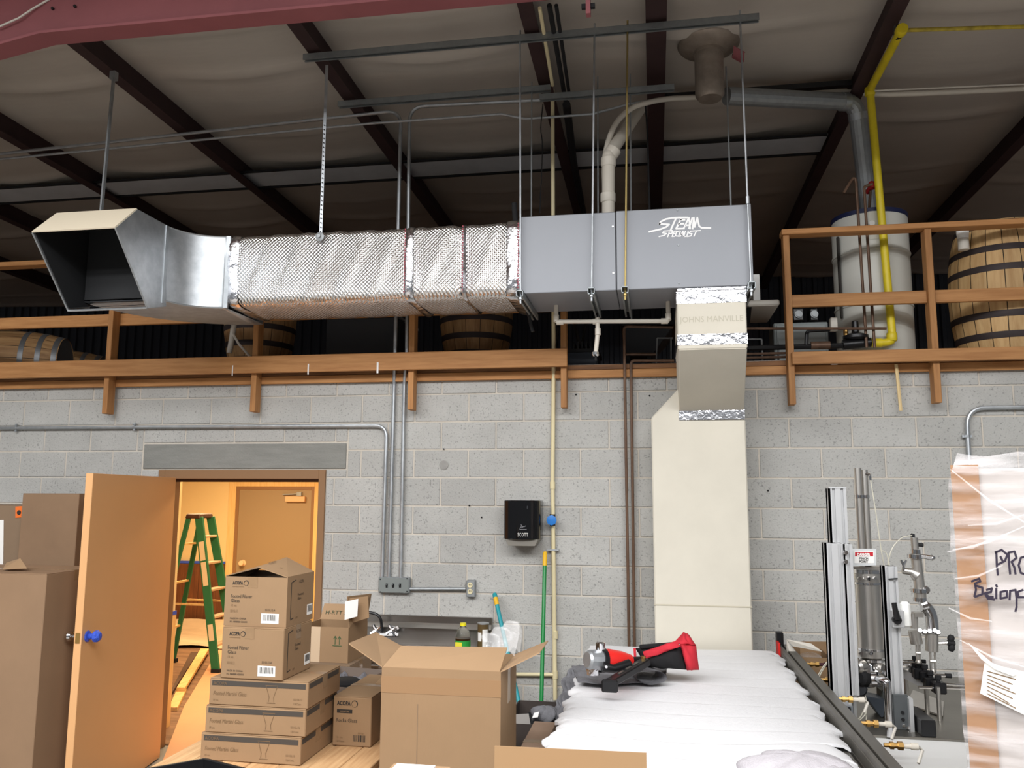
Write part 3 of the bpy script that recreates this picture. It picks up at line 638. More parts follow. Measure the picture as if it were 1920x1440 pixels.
# ------------------------------------------------------------------ ducts
Y0, Y1, ZB, ZT = 4.95, 5.49, 3.15, 3.65
XL, XR = P(976, 500, Y=Y0).x, P(1410, 480, Y=Y0).x
t = thing('grey_unit', 'smooth grey sheet metal steam unit with white lettering, hung on rods', 'duct unit', (XL, Y0, ZB))
xs = P(1155, 460, Y=Y0).x
M().box(XL, xs-.002, Y0+.003, Y1, ZB, ZT-.004).build('casing', GREYBOX, t, world=True, bevel=.004)
M().box(xs+.002, XR, Y0, Y1, ZB, ZT).build('casing', GREYBOX, t, world=True, bevel=.004)
M().box(xs-.004, xs+.004, Y0+.006, Y1-.01, ZB+.004, ZT-.006).build('seam', RUBBER, t, world=True)
M().box(XR-.018, XR+.003, Y0-.004, Y0+.02, ZB, ZT+.002).build('corner_flange', GREYBOX, t, world=True, bevel=.002)
for q in ((1149, 425), (1150, 512), (1272, 460), (1273, 531), (1270, 394)):
    M().lathe(P(*q, Y=Y0), [(.006, 0), (.005, .004)], 8, (0, -1, 0)).build('screw', CHROME if q[0] < 1200 else GALVD, t, world=True)
def lg(p): return [(a/8.727+1200, 380+b/8.727) for a, b in p]
L1 = [[(150, 478), (340, 435), (430, 398), (478, 355)], [(478, 358), (318, 348)], [(318, 352), (340, 312), (420, 272), (520, 252), (640, 246), (775, 246)],
      [(590, 255), (505, 440)], [(672, 268), (590, 428), (725, 425)], [(665, 284), (735, 280)], [(635, 350), (715, 346)],
      [(715, 425), (800, 246), (822, 430)], [(750, 372), (815, 370)], [(862, 432), (880, 246), (892, 400), (938, 246), (968, 385), (1010, 414), (1155, 416)], [(855, 250), (800, 425)]]
L2 = [[(310, 556), (395, 536), (435, 507), (368, 495), (395, 466), (530, 456)], [(487, 462), (452, 562)], [(485, 466), (536, 470), (520, 505), (470, 508)], [(560, 466), (524, 555), (565, 553)], [(560, 468), (590, 466)], [(545, 508), (575, 506)],
      [(650, 466), (600, 472), (580, 545), (640, 550)], [(662, 466), (630, 556)], [(655, 556), (704, 466), (715, 556)], [(672, 520), (712, 518)], [(742, 466), (716, 556), (768, 554)], [(790, 466), (765, 556)], [(775, 556), (832, 545), (852, 512), (800, 500), (830, 468), (990, 457)], [(925, 464), (882, 550)]]
f3 = lambda v: P(v.x, v.y, Y=Y0-.0005)
mm = strokes([lg(p) for p in L1], 3.3, f3, (0, -1, 0)); m2 = strokes([lg(p) for p in L2], 2.2, f3, (0, -1, 0)); mm.add(m2.v, m2.f)
mm.build('lettering', mat('logo_white', (250, 250, 250), .5), t, world=True, smooth=False)
# cream riser
t = thing('cream_duct', 'cream duct board riser from the grey unit down the block wall', 'duct', (.3, 5.6, 0))
rx0, rx1 = P(1270, 600, Y=Y0+.012).x, P(1400, 600, Y=Y0+.012).x; yf = Y0+.012; yb = Y1-.03
zk = P(1335, 654, Y=yf).z; YW = 5.50; zl_ = P(1335, 770, Y=YW).z; zj = P(1310, 787, Y=YW).z
M().box(rx0, rx1, yf, yb, zk, ZB).build('upper_section', CREAM, t, world=True, bevel=.006)
sx0, sx1 = P(1274, 766, Y=YW).x, P(1395, 766, Y=YW).x
M().hexa([(sx0, YW, zl_), (sx1, YW, zl_), (sx1, 5.84, zl_), (sx0, 5.84, zl_), (rx0+.002, yf+.001, zk), (rx1-.002, yf+.001, zk), (rx1-.002, yb, zk), (rx0+.002, yb, zk)]).build('slanted_section', CREAM, t, world=True, bevel=.005)
M().box(sx0-.004, sx1+.004, YW-.003, 5.84, zj, zl_+.004).build('foil_band', FOILT, t, world=True)
lx0, lx1 = P(1221, 790, Y=YW).x, P(1398, 790, Y=YW).x
zp = P(1272, 726, Y=YW).z
M().prism([(lx0, YW+.004, 0), (lx1, YW+.004, 0), (lx1, YW+.004, zj), (sx0+.004, YW+.004, zj), (sx0+.004, YW+.004, zp), (lx0, YW+.004, zj+.015)], (0, 5.84-YW, 0)).build('lower_section', CREAM, t, world=True, bevel=.008)
zc = P(1315, 1136, Y=YW).z; M().box(lx0-.002, lx1+.002, YW+.001, YW+.02, zc-.004, zc+.003).build('board_joint', mat('board_joint', (190, 182, 162), .8), t, world=True)
for a, b in ((545, 568), (626, 646)):
    za, zb_ = P(1335, a, Y=yf).z, P(1335, b, Y=yf).z
    M().box(rx0-.003, rx1+.003, yf-.003, yb, zb_, za).build('foil_band', FOILT, t, world=True)
M().box(rx0+.0, rx1+.004, yf-.010, yb, ZB-.022, ZB-.002).build('collar', FOILT, t, world=True, bevel=.003)
FAINT = mat('faint_print', (196, 190, 172), .8)
q = P(1275, 605, Y=yf); text(t, 'JOHNS MANVILLE', .05, q, (1, 0, .0), (0, 0, 1), FAINT, width=(rx1-rx0)*.92, world=True)
# foil wrapped duct
t = thing('foil_duct', 'duct wrapped in shiny foil bubble insulation left of grey unit', 'duct', (-1.8, Y0, ZB))
def wrap(x0, x1, name, m_, g=0.0, nx=40, seed=0):
    def fn(u, v):
        x = x0+(x1-x0)*u; a = v*2*math.pi
        hy, hz = (Y1-Y0)/2+g, (ZT-ZB)/2+g-.012; yc, zc_ = (Y0+Y1)/2+.02, (ZT+ZB)/2-.012
        c, s_ = math.cos(a), math.sin(a); n_ = 9
        k = (abs(c)**n_+abs(s_)**n_)**(-1/n_)
        puff = .012*math.sin(math.pi*u)**.5
        wr = .003*math.sin(x*31+seed+a*3)+.002*math.sin(x*57+a*7)
        return Vector((x, yc+c*k*(hy+puff+wr), zc_+s_*k*(hz+puff*.6+wr)))
    return M().grid(fn, nx, 72).build(name, m_, t, world=True, ang=70)
xw = [P(px, 500, Y=Y0).x for px in (437, 757, 773, 866, 871, 958)]
wrap(xw[0], xw[1]+.01, 'foil_panel', FOIL, 0, 40, 1); wrap(xw[2]-.01, xw[3], 'foil_panel', FOIL, 0, 16, 3); wrap(xw[4], xw[5]+.01, 'foil_panel', FOIL, 0, 14, 5)
wrap(xw[1], xw[2], 'foil_band', FOILT, .008, 4, 2); wrap(xw[3]-.003, xw[4]+.003, 'foil_band', FOILT, .006, 2, 2)
wrap(xw[0]-.055, xw[0]+.03, 'foil_band', FOILT, .003, 5, 4)
wrap(xw[5]-.03, XL+.002, 'foil_band', FOILT, .014, 5, 4)
rm = M(); RP = mat('red_tape_print', (170, 70, 84), .5, alpha=.75)
for px, x in ((868, (xw[3]+xw[4])/2), (973, XL-.012), (762, xw[1]+.012)):
    for k in range(24):
        z = ZB+.03+k*.0178; rm.box(x-.004, x+.004, Y0-.022, Y0-.019, z, z+.011)
rm.build('red_print', RP, t, world=True, smooth=False)
# galvanised elbow and hood
t = thing('outlet_elbow', 'galvanised duct elbow ending in a slanted open outlet hood', 'duct', (-3.2, 4.7, ZB))
xe = xw[0]-.05; cx_, cyy = xe, 4.68; r0, r1 = Y0+.02-cyy, Y1+.02-cyy; ze = ZT-.03; zeb = 3.13
N_ = 14; arcs = [(math.pi/2)*(k/N_) for k in range(N_+1)]
inn = [Vector((cx_-r0*math.sin(a), cyy+r0*math.cos(a), 0)) for a in arcs]; out = [Vector((cx_-r1*math.sin(a), cyy+r1*math.cos(a), 0)) for a in arcs]
zz = lambda p, z: Vector((p.x, p.y, z))
mw = M()
for i in range(N_):
    for side in (inn, out): mw.add([zz(side[i], zeb), zz(side[i+1], zeb), zz(side[i+1], ze), zz(side[i], ze)], [(0, 1, 2, 3)])
    for z in (zeb, ze): mw.add([zz(inn[i], z), zz(inn[i+1], z), zz(out[i+1], z), zz(out[i], z)], [(0, 1, 2, 3)])
eb = mw.build('curved_section', GALV, t, world=True, ang=30, weld=True)
so = eb.modifiers.new('s', 'SOLIDIFY'); so.thickness = .006; so.offset = -1
M().tube([zz(p, zeb+.003) for p in inn], .006, 6).build('seam_rim', GALV, t, world=True); M().tube([zz(p, ze) for p in inn], .005, 6).build('seam_rim', GALV, t, world=True)
hx1_, hx0_ = inn[-1].x, out[-1].x
prof = [(4.69, ze), (4.385, ze), (4.195, 3.44), (4.545, 3.045), (4.74, 3.10)]
hm = M(); A = [Vector((hx1_+.004, y, z)) for y, z in prof]; B = [Vector((hx0_, y, z)) for y, z in prof]
hm.add(A, [(0, 1, 2, 3, 4)]); hm.add(B, [(0, 1, 2, 3, 4)])
for i in (0, 3): hm.add([A[i], A[i+1], B[i+1], B[i]], [(0, 1, 2, 3)])
hd = hm.build('hood', GALV, t, world=True, smooth=False); so = hd.modifiers.new('s', 'SOLIDIFY'); so.thickness = .006; so.offset = 0
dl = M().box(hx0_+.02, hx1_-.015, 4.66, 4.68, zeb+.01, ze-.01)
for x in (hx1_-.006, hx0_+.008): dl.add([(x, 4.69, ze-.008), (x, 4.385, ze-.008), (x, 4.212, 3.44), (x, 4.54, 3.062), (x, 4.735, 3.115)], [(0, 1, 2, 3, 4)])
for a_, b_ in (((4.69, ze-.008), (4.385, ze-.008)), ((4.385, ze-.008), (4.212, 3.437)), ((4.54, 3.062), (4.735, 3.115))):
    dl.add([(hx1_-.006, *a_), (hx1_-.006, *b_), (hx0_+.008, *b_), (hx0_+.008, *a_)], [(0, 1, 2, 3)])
dl.build('hood_shade', mat('hood_shade_black', (30, 31, 33), .7), t, world=True, smooth=False)  # black plate and inner faces added to stand for the hood's unlit interior
fp_ = M().slab(A[1], A[2], B[2], B[1], (0, -.006, .006)).build('hood_face', mat('cream_coated_metal', (226, 214, 190), .5), t, world=True, smooth=False)
M().tube([A[3], B[3]], .007, 6).tube([A[2], A[3]], .005, 6).tube([B[2], B[3]], .005, 6).build('hem', GALV, t, world=True)
M().bar((hx1_+.006, 4.70, zeb-.02), (hx1_+.006, 4.70, ze), .012, .03, (0, 1, 0)).build('drive_cleat', GALV, t, world=True)
M().bar((xe+.002, Y0+.016, zeb), (xe+.002, Y0+.016, ze), .014, .03, (1, 0, 0)).build('drive_cleat', GALV, t, world=True)
# ------------------------------------------------------------------ strut channels and hanger rods
STRUT = mat('strut_zinc', (150, 156, 158), .45, .7, var=(20, .1))
def channel(name, lab, a, b, w_=.041, h_=.041, grp=None):
    a, b = Vector(a), Vector(b); t = thing(name, lab, 'strut channel', (a+b)/2, group=grp)
    d = (b-a).normalized(); s_ = d.cross(Vector((0, 0, 1))).normalized()
    m_ = M(); u = Vector((0, 0, 1))
    m_.bar(a+u*(h_/2-.002), b+u*(h_/2-.002), w_, .004); 
    for k in (-1, 1):
        m_.bar(a+s_*k*(w_/2-.002), b+s_*k*(w_/2-.002), .004, h_); m_.bar(a+s_*k*(w_/2-.006)-u*(h_/2-.003), b+s_*k*(w_/2-.006)-u*(h_/2-.003), .011, .005)
    m_.build('channel', STRUT, t, world=True, smooth=False); return t
zn = P(975, 76, Y=4.9).z
channel('strut_channel', 'longest galvanised strut channel, nearest the red main beam', (P(570, 112, Y=4.9).x, 4.9, zn+.01), (P(1423, 43, Y=4.9).x, 4.9, zn+.01), grp='strut channels under the roof')
za_ = P(850, 180, Y=5.5).z
channel('strut_channel', 'strut channel behind the longest one, on the left', (P(635, 195, Y=5.5).x, 5.5, za_), (P(1032, 158, Y=5.5).x, 5.5, za_), grp='strut channels under the roof')
channel('strut_channel', 'shortest strut channel, ending beside the cream curved pipe', (P(1012, 185, Y=5.45).x, 5.45, P(1140, 174, Y=5.45).z), (P(1264, 161, Y=5.45).x, 5.45, P(1140, 174, Y=5.45).z), grp='strut channels under the roof')
rods = [(976, 4.9, 975, 70, 558, GALV), (1109, 4.9, 1115, 60, 560, GALV), (1172, 4.9, 1177, 55, 560, mat('rod_brass', (170, 150, 96), .4, .8)), (1409, 4.9, 1388, 48, 560, GALV)]
rear = [(996, 5.52, 997, 170, 420), (1120, 5.52, 1121, 165, 420), (1181, 5.52, 1182, 160, 420), (1372, 5.52, 1363, 180, 420)]
nm = ('first', 'second', 'third brass coloured', 'last')
for i, (xb, y, xt, yt, ybm, m_) in enumerate(rods):
    bx = P(xb, 545, Y=Y0-.05); tp = P(xt, yt, Y=4.9)
    t = thing('threaded_rod', nm[i]+' hanger rod from left along the front of the grey unit', 'hanger rod', (bx.x, Y0-.05, ZB-.06), group='front hanger rods')
    M().tube([(bx.x, Y0-.05, ZB-.075), (tp.x, 4.9, zn+.07)], .0062, 8).build('rod', m_, t, world=True)
    M().lathe((bx.x, Y0-.05, ZB-.012), [(.013, 0), (.013, .012)], 6).lathe((bx.x, Y0-.05, ZB-.05), [(.013, 0), (.013, .012)], 6).build('nut', m_, t, world=True)
    if i == 3: M().lathe((bx.x-.004, Y0-.05, ZT-.0), [(.011, -.015), (.011, .03)], 8).build('coupling_nut', m_, t, world=True)
    channel('trapeze_channel', nm[i].split()[0]+' cross channel from left carrying the underside of the grey unit', (bx.x, Y0-.09, ZB-.021), (bx.x, Y1+.06, ZB-.021), grp='cross channels under the grey unit')
    xb2, y2, xt2, yt2, yb2 = rear[i]
    b2, t2 = P(xb2, 405, Y=y2), P(xt2, yt2, Y=5.5)
    o = M().tube([(b2.x, y2, ZB-.07), (t2.x, 5.5, za_+.06)], .0055, 6).build('threaded_rod', GALVD)
    tag(o, nm[i].split()[0]+' thin rod from left behind the grey unit', 'hanger rod', 'rear hanger rods')
a, b = P(213, 150, Y=4.9), P(190, 394, Y=4.62)
t = thing('hanger_strap', 'dull steel hanger from a purlin down to the outlet elbow', 'hanger', b); M().bar(a+Vector((0, 0, .05)), b-Vector((0, 0, .02)), .012, .022, (0, 1, 0)).build('strap', GALVD, t, world=True)
M().box(a.x-.02, a.x+.02, a.y-.02, a.y+.02, a.z, a.z+.06).build('clip', GALVD, t, world=True)
a, b = P(613, 122, Y=4.9), P(601, 452, Y=Y0-.02)
t = thing('hanger_strap', 'bright perforated steel strap hooked onto the foil duct', 'hanger', b); M().bar(a, b, .004, .020, (1, 0, 0)).build('strap', GALV, t, world=True)
hm = M()
for k in range(26):
    q = a+(b-a)*(.35+.65*k/26); hm.lathe(q+Vector((0, -.006, 0)), [(.004, 0), (.004, .0045)], 6, (0, -1, 0))
hm.build('holes', RUBBER, t, world=True)
M().lathe(P(600, 444, Y=Y0-.02), [(.03, 0), (.03, .008), (.012, .012), (.012, .025)], 10, (0, -1, 0)).build('washer', GALVD, t, world=True)
# ------------------------------------------------------------------ conduits, pipes
def pipe(name, lab, pts, r, m_, cat='pipe', fr=.0, clips=(), grp=None, n=10):
    pts = fillet(pts, fr, 6) if fr else pts
    t = thing(name, lab, cat, pts[0], group=grp)
    M().tube(pts, r, n).build('pipe', m_, t, world=True)
    for q, dr in clips:
        M().lathe(Vector(q)-Vector(dr)*.008, [(r*1.25, 0), (r*1.25, .016)], n, dr).box(*[v for i in range(3) for v in ((q[i]-(.03 if i == (0 if dr[2] else 2) else (.004 if i == 1 else .008))), (q[i]+(.03 if i == (0 if dr[2] else 2) else (.012 if i == 1 else .008))))]).build('pipe_clip', GALV, t, world=True)
    return t
YP = D-.028; rc = .0135
zs = P(740, 1084, Y=YP).z
def clipX(px, py): return (tuple(P(px, py, Y=YP)), (1, 0, 0))
def clipZ(px, py): return (tuple(P(px, py, Y=YP)), (0, 0, 1))
pipe('conduit', 'level conduit on the wall above the door, bending down to the switch box', [P(-380, 805, Y=YP), P(725, 798, Y=YP), P(716, 1083, Y=YP)], rc, GALV, 'conduit', .09, [clipX(252, 800), clipX(30, 802)])
YQ = 5.785
tp1, tp2 = P(752, 207, Y=YQ), P(768, 200, Y=YQ)
pipe('conduit', 'left upright conduit rising behind foil duct and bending left at the roof', [P(729, 1083, Y=YP), P(739, 720, Y=YP), Vector((P(740, 690, Y=YQ).x, YQ, 2.95)), tp1, P(-380, 330, Y=YQ)], rc, GALV, 'conduit', .12)
pipe('conduit', 'right upright conduit rising behind foil duct and bending right at the roof', [P(751, 1083, Y=YP), P(758, 720, Y=YP), Vector((P(762, 690, Y=YQ).x, YQ, 2.95)), tp2, P(1027, 187, Y=YQ)], rc, GALV, 'conduit', .12)
pipe('conduit', 'wavy conduit under the roof from the left to the cream curved pipe', [P(-380, 335, Y=5.72), P(700, 231, Y=5.72), P(940, 214, Y=5.72), P(985, 223, Y=5.72), P(1110, 214, Y=5.72), P(1180, 195, Y=5.72), P(1210, 190, Y=5.72)], .010, GALV, 'conduit', .10)
pipe('conduit', 'conduit on the right wall curving down behind the wrapped crate', [P(2200, 760, Y=YP), P(1812, 765, Y=YP), P(1818, 880, Y=YP), P(1822, 1000, Y=YP)], rc*1.1, GALV, 'conduit', .12, [clipZ(1813, 818)])
# dark conduits along the purlin
for k, (a, b, m_, w_) in enumerate((((1012, 15), (1036, 160), CPVC, .012), ((1030, 10), (1062, 200), RUBBER, .016), ((1043, 10), (1067, 175), RUBBER, .012))):
    A_, B_ = P(*a, Z=zr(4.7)-.03), P(*b, Z=zr(5.6)-.05); A_.y = min(A_.y, 6)
    tag(M().tube([A_, B_], w_, 8).build('roof_cable_pipe', m_), ('thin cream pipe', 'thicker dark pipe', 'thinner dark pipe')[k]+' running beside the purlin above the longest strut', 'pipe')
tag(M().tube([P(1062, 195, Y=5.75), P(1075, 300, Y=6.9), P(1094, 400, Y=8)], .03, 8).build('roof_cable_pipe', RUBBER), 'black pipe continuing down behind the grey unit along the roof', 'pipe')
# cream water line
YC = 5.785; YCW = D-.03
t = thing('water_line', 'cream plastic water line with blue valve down the block wall', 'pipe', P(1040, 1265, Y=YCW))
M().tube([P(1036, 168, Y=YC), P(1038, 650, Y=YC), P(1038, 705, Y=YCW), P(1036, 900, Y=YCW), P(1041, 1312, Y=YCW)], .0145, 12).build('pipe', CPVC, t, world=True)
M().tube([P(1041, 1265, Y=YCW), P(940, 1264, Y=YCW)], .0125, 12).build('branch', CPVC, t, world=True)
for q in ((1036, 910), (1041, 1265), (1041, 1190)): 
    c = P(*q, Y=YCW); M().lathe(c, [(.0185, -.025), (.0185, .025)], 12).build('coupling', CPVC, t, world=True)
c = P(1036, 975, Y=YCW)
M().lathe(c, [(.02, -.04), (.02, .04)], 12).build('valve_body', mat('dark_bronze', (60, 58, 60), .5, .5), t, world=True)
hw = M().lathe(c+Vector((0, -.05, 0)), [(.012, -.03), (.012, .0), (.036, .0), (.036, .014), (.014, .018)], 8, (0, -1, 0)); hw.build('hand_wheel', BLUE, t, world=True, ang=20)
c = P(1037, 1031, Y=YCW); M().box(c.x-.04, c.x+.04, c.y-.017, c.y+.03, c.z-.006, c.z+.006).build('pipe_clip', GALV, t, world=True)
# old copper pair down the wall
zc1, zc2 = P(1172, 618, Y=D-.06), P(1184, 676, Y=D-.06)
pipe('copper_pipe', 'left of two brown pipes running down the wall beside the cream duct', [P(1180, 1240, Y=D-.06), P(1170, 612, Y=D-.06), P(1262, 614, Y=D-.06)], .0105, COPPER, 'pipe', .03)
pipe('copper_pipe', 'right of two brown pipes running down the wall beside the cream duct', [P(1190, 1240, Y=D-.045), P(1183, 676, Y=D-.045), P(1264, 676, Y=D-.045)], .0105, COPPER, 'pipe', .03)
tag(M().tube([P(1172, 664, Y=D-.02), P(1230, 664, Y=D-.02)], .010, 8).build('copper_pipe', COPPER), 'short level brown pipe behind the upright brown pair', 'pipe')
# white condensate drain under the grey unit
YD = 5.30
t = thing('drain_pipe', 'white plastic drain tee hanging under the grey unit', 'pipe', P(1118, 605, Y=YD))
M().tube(fillet([(P(1043, 590, Y=YD).x, YD, ZB), P(1043, 603, Y=YD), P(1253, 602, Y=YD), (P(1253, 580, Y=YD).x, YD, ZB)], .012, 3), .0145, 12).build('pipe', PVC, t, world=True)
M().tube([P(1120, 596, Y=YD), P(1121, 622, Y=YD), P(1117, 660, Y=YD)], .0145, 12).build('drop_leg', PVC, t, world=True)
for q, dr in ((P(1118, 603, Y=YD), (1, 0, 0)), (P(1043, 597, Y=YD), (0, 0, 1)), (P(1253, 594, Y=YD), (0, 0, 1)), (P(1050, 604, Y=YD), (1, 0, 0)), (P(1246, 602, Y=YD), (1, 0, 0)), (P(1121, 622, Y=YD), (0, 0, 1))):
    M().lathe(q, [(.019, -.022), (.019, .022)], 12, dr).build('fitting', PVC, t, world=True)
c = P(1117, 662, Y=YD); M().lathe(c, [(.016, -.02), (.024, -.012), (.024, .006), (.016, .008)], 10).build('clamp', CHROME, t, world=True); M().tube([c, c-Vector((0, 0, .05))], .008, 8).build('nozzle', RUBBER, t, world=True)
t = thing('black_lever', 'short black pipe end pointing up behind the foil and grey duct joint', 'pipe', P(966, 400, Y=5.2)); M().tube([Vector((P(968, 410, Y=5.2).x, 5.2, ZT-.03)), P(964, 381, Y=5.2)], .018, 10).build('pipe', RUBBER, t, world=True)
tag(M().tube([P(985, 576, Y=5.35), P(992, 592, Y=5.4), P(996, 612, Y=5.42), P(999, 622, Y=5.42)], .012, 8).build('black_hose_end', RUBBER), 'black hose end drooping below the joint of foil and grey ducts', 'hose')
# white vent pipe above the grey unit and hose curving right
t = thing('vent_pipe', 'wide cream vent pipe with elbow rising from top of the grey unit', 'pipe', P(1140, 390, Y=5.25))
M().tube(fillet([(P(1140, 392, Y=5.25).x, 5.25, ZT), P(1141, 292, Y=5.25), P(1200, 204, Y=5.80)], .03, 3), .042, 18).build('pipe', PVC, t, world=True)
for q, d_, r_ in ((P(1140, 372, Y=5.25), (0, 0, 1), .05), (P(1141, 305, Y=5.25), (0, 0, 1), .049), (P(1147, 287, Y=5.27), (.5, .1, .8), .050)):
    M().lathe(q-Vector(d_).normalized()*.03, [(r_*.9, 0), (r_, .01), (r_, .06), (r_*.9, .065)], 18, d_).build('coupling', PVC, t, world=True)
pts = [P(1136, 392, Y=5.35), P(1134, 300, Y=5.36), P(1150, 240, Y=5.40), P(1180, 206, Y=5.48), P(1216, 192, Y=5.54), P(1270, 184, Y=5.7), P(1390, 180, Y=5.95), P(1480, 172, Y=6.1), P(1590, 172, Y=6.12), P(1640, 177, Y=6.1), P(1760, 174, Y=6.1), P(2300, 148, Y=6.1)]
from mathutils.geometry import interpolate_bezier
def smoothp(p, n=5):
    p = [Vector(a) for a in p]; out = []
    for i in range(len(p)-1):
        a, b = p[i], p[i+1]; ta = (p[i+1]-p[max(i-1, 0)])/6; tb = (p[min(i+2, len(p)-1)]-p[i])/6
        out += interpolate_bezier(a, a+ta, b-tb, b, n)[:-1]
    return out+[p[-1]]
tag(M().tube(smoothp(pts), .019, 12).build('vent_hose', PVC), 'thin cream pipe arching up beside the vent pipe and away to the right', 'pipe')
tag(M().tube([P(1640, 170, Y=5.72), P(2300, 141, Y=5.72)], .006, 6).build('roof_wire', OFFW), 'thin white wire along the cream pipe under the roof', 'wire')
tag(M().tube(smoothp([P(1210, 195, Y=5.6), P(1214, 250, Y=5.6), P(1216, 330, Y=5.55), P(1218, 395, Y=5.45)]), .007, 6).build('control_wire', RUBBER), 'dark wire hanging from the roof behind the white lettering', 'wire')
tag(M().tube(smoothp([P(1018, 195, Y=5.7), P(1014, 240, Y=5.7), P(1017, 280, Y=5.72), P(1012, 400, Y=5.7)]), .004, 6).build('control_wire', RUBBER), 'thin dark wire hanging left of the upright cream water line', 'wire')
# ------------------------------------------------------------------ things on the wall
c0, c1 = P(709, 1082, Y=D-.05), P(767, 1113, Y=D-.05)
t = thing('switch_box', 'grey metal box with three toggle switches on the wall', 'switch box', ((c0.x+c1.x)/2, D, c1.z))
M().box(c0.x, c1.x, D-.045, D, c1.z, c0.z).build('box', GALVD, t, world=True, bevel=.006)
M().box(c0.x+.004, c1.x-.004, D-.049, D-.045, c1.z+.004, c0.z-.004).build('cover_plate', mat('plate_grey', (140, 146, 144), .4, .4), t, world=True, bevel=.002)
for px in (725, 737, 750):
    q = P(px, 1098, Y=D-.05); M().box(q.x-.007, q.x+.007, D-.052, D-.049, q.z-.014, q.z+.014).hexa([(q.x-.004, D-.053, q.z-.006), (q.x+.004, D-.053, q.z-.006), (q.x+.004, D-.05, q.z+.006), (q.x-.004, D-.05, q.z+.006), (q.x-.004, D-.068, q.z+.004), (q.x+.004, D-.068, q.z+.004), (q.x+.004, D-.066, q.z+.012), (q.x-.004, D-.066, q.z+.012)]).build('toggle', BLACK, t, world=True)
for px, py in ((713, 1086), (763, 1085), (713, 1110), (763, 1109)):
    M().lathe(P(px, py, Y=D-.049), [(.005, 0), (.004, .003)], 8, (0, -1, 0)).build('screw', RUBBER, t, world=True)
o0, o1 = P(874, 1088, Y=D-.05), P(890, 1120, Y=D-.05)
pipe('conduit', 'short level conduit between the switch box and the outlet box', [P(768, 1104, Y=YP), P(873, 1104, Y=YP)], .0115, GALVD, 'conduit')
t = thing('outlet_box', 'grey box with ivory double socket right of the switches', 'outlet', ((o0.x+o1.x)/2, D, o1.z))
M().box(o0.x, o1.x, D-.045, D, o1.z, o0.z).build('box', GALVD, t, world=True, bevel=.004)
for py in (1097, 1109):
    q = P(881.5, py, Y=D-.046); M().lathe(q, [(.018, 0), (.018, .004)], 14, (0, -1, 0)).build('socket', mat('ivory', (226, 214, 176), .4), t, world=True)
    M().box(q.x-.008, q.x-.005, D-.0515, D-.05, q.z-.002, q.z+.008).box(q.x+.005, q.x+.008, D-.0515, D-.05, q.z-.002, q.z+.008).build('socket_slot', RUBBER, t, world=True)
# paper towel dispenser
e0, e1 = P(943, 938, Y=D-.20), P(1011, 1012, Y=D-.20); ex = (e0.x+e1.x)/2; ew = e1.x-e0.x; eh = e0.z-e1.z
t = thing('towel_dispenser', 'black paper towel dispenser with rounded front on the wall', 'dispenser', (ex, D, e1.z))
pf = [(-ew/2, 0), (-ew/2, -.15)] + [(-ew/2*math.cos(a), -.15-.06*math.sin(a)) for a in [math.pi*k/12 for k in range(1, 12)]] + [(ew/2, -.15), (ew/2, 0)]
M().prism([(x, y, 0) for x, y in pf], (0, 0, eh)).build('cover', mat('black_gloss', (12, 12, 14), .15, coat=.5), t, bevel=.004, ang=25)
M().hexa([(-ew*.36, -.17, -.045), (ew*.36, -.17, -.045), (ew*.36, 0, -.045), (-ew*.36, 0, -.045), (-ew*.46, -.18, 0), (ew*.46, -.18, 0), (ew*.46, 0, 0), (-ew*.46, 0, 0)]).build('chute', mat('smoke_grey', (140, 136, 128), .4), t)
text(t, 'SCOTT', .034, (-.022, -.2095, .022), (1, 0, 0), (0, 0, 1), WLABEL, width=.072, spacing=1.2)
lg_ = mat('print_grey', (120, 120, 124), .5)
strokes([[(-.01, .055), (.0, .068)], [(0, .068), (.022, .066)], [(.022, .066), (.03, .072)], [(-.002, .080), (.008, .068)], [(0, .06), (.012, .062)], [(-.012, .048), (.036, .048)]], .004, lambda v: Vector((v.x+.004, -.2095, v.y+.02)), (0, -1, 0)).build('emblem', lg_, t, smooth=False)
M().box(ew*.17, ew*.18, -.206, -.204, eh*.78, eh*.86).build('lock_slot', CHROME, t)
# sink against the wall
s0 = P(690, 1152, Y=D-.04); s1 = P(922, 1156, Y=D-.04); zst = s0.z
t = thing('steel_sink', 'stainless steel sink with tall backsplash against block wall', 'sink', ((s0.x+s1.x)/2, 5.4, 0))
sxl, sxr = -2.20, s1.x
M().box(sxl, sxr, D-.045, D-.006, .80, zst).build('backsplash', STEELDK, t, world=True, bevel=.004)
M().prism([(sxl, D-.045, zst-.045), (sxl, D-.09, zst-.075), (sxl, D-.045, zst-.075)], (sxr-sxl, 0, 0)).build('splash_ledge', STEEL, t, world=True)
zk2 = .86
M().box(sxl, sxr, 5.40, D-.045, zk2-.03, zk2).build('deck', STEELDK, t, world=True, bevel=.004)
for a, b, c, d_ in ((sxl, sxr, 5.0, 5.03), (sxl, sxl+.03, 5.0, 5.42), (sxr-.03, sxr, 5.0, 5.42), (-1.7, -1.67, 5.0, 5.42)):
    M().box(a, b, c, d_, .55, zk2).build('basin_wall', STEELDK, t, world=True)
M().box(sxl, sxr, 5.0, 5.42, .53, .55).build('basin_floor', STEELDK, t, world=True)
yq = P(668, 1249, Z=zk2+.01).y
M().tube([(P(668, 1249, Z=zk2+.01).x-.4, 5.0, zk2+.005), (sxr, 5.0, zk2+.005)], .017, 12).build('front_rim', CHROME, t, world=True)
for x in (sxl+.06, sxr-.06):
    for y in (5.08, 5.7): M().lathe((x, y, 0), [(.02, 0), (.02, .54)], 12).build('leg', STEEL, t, world=True)
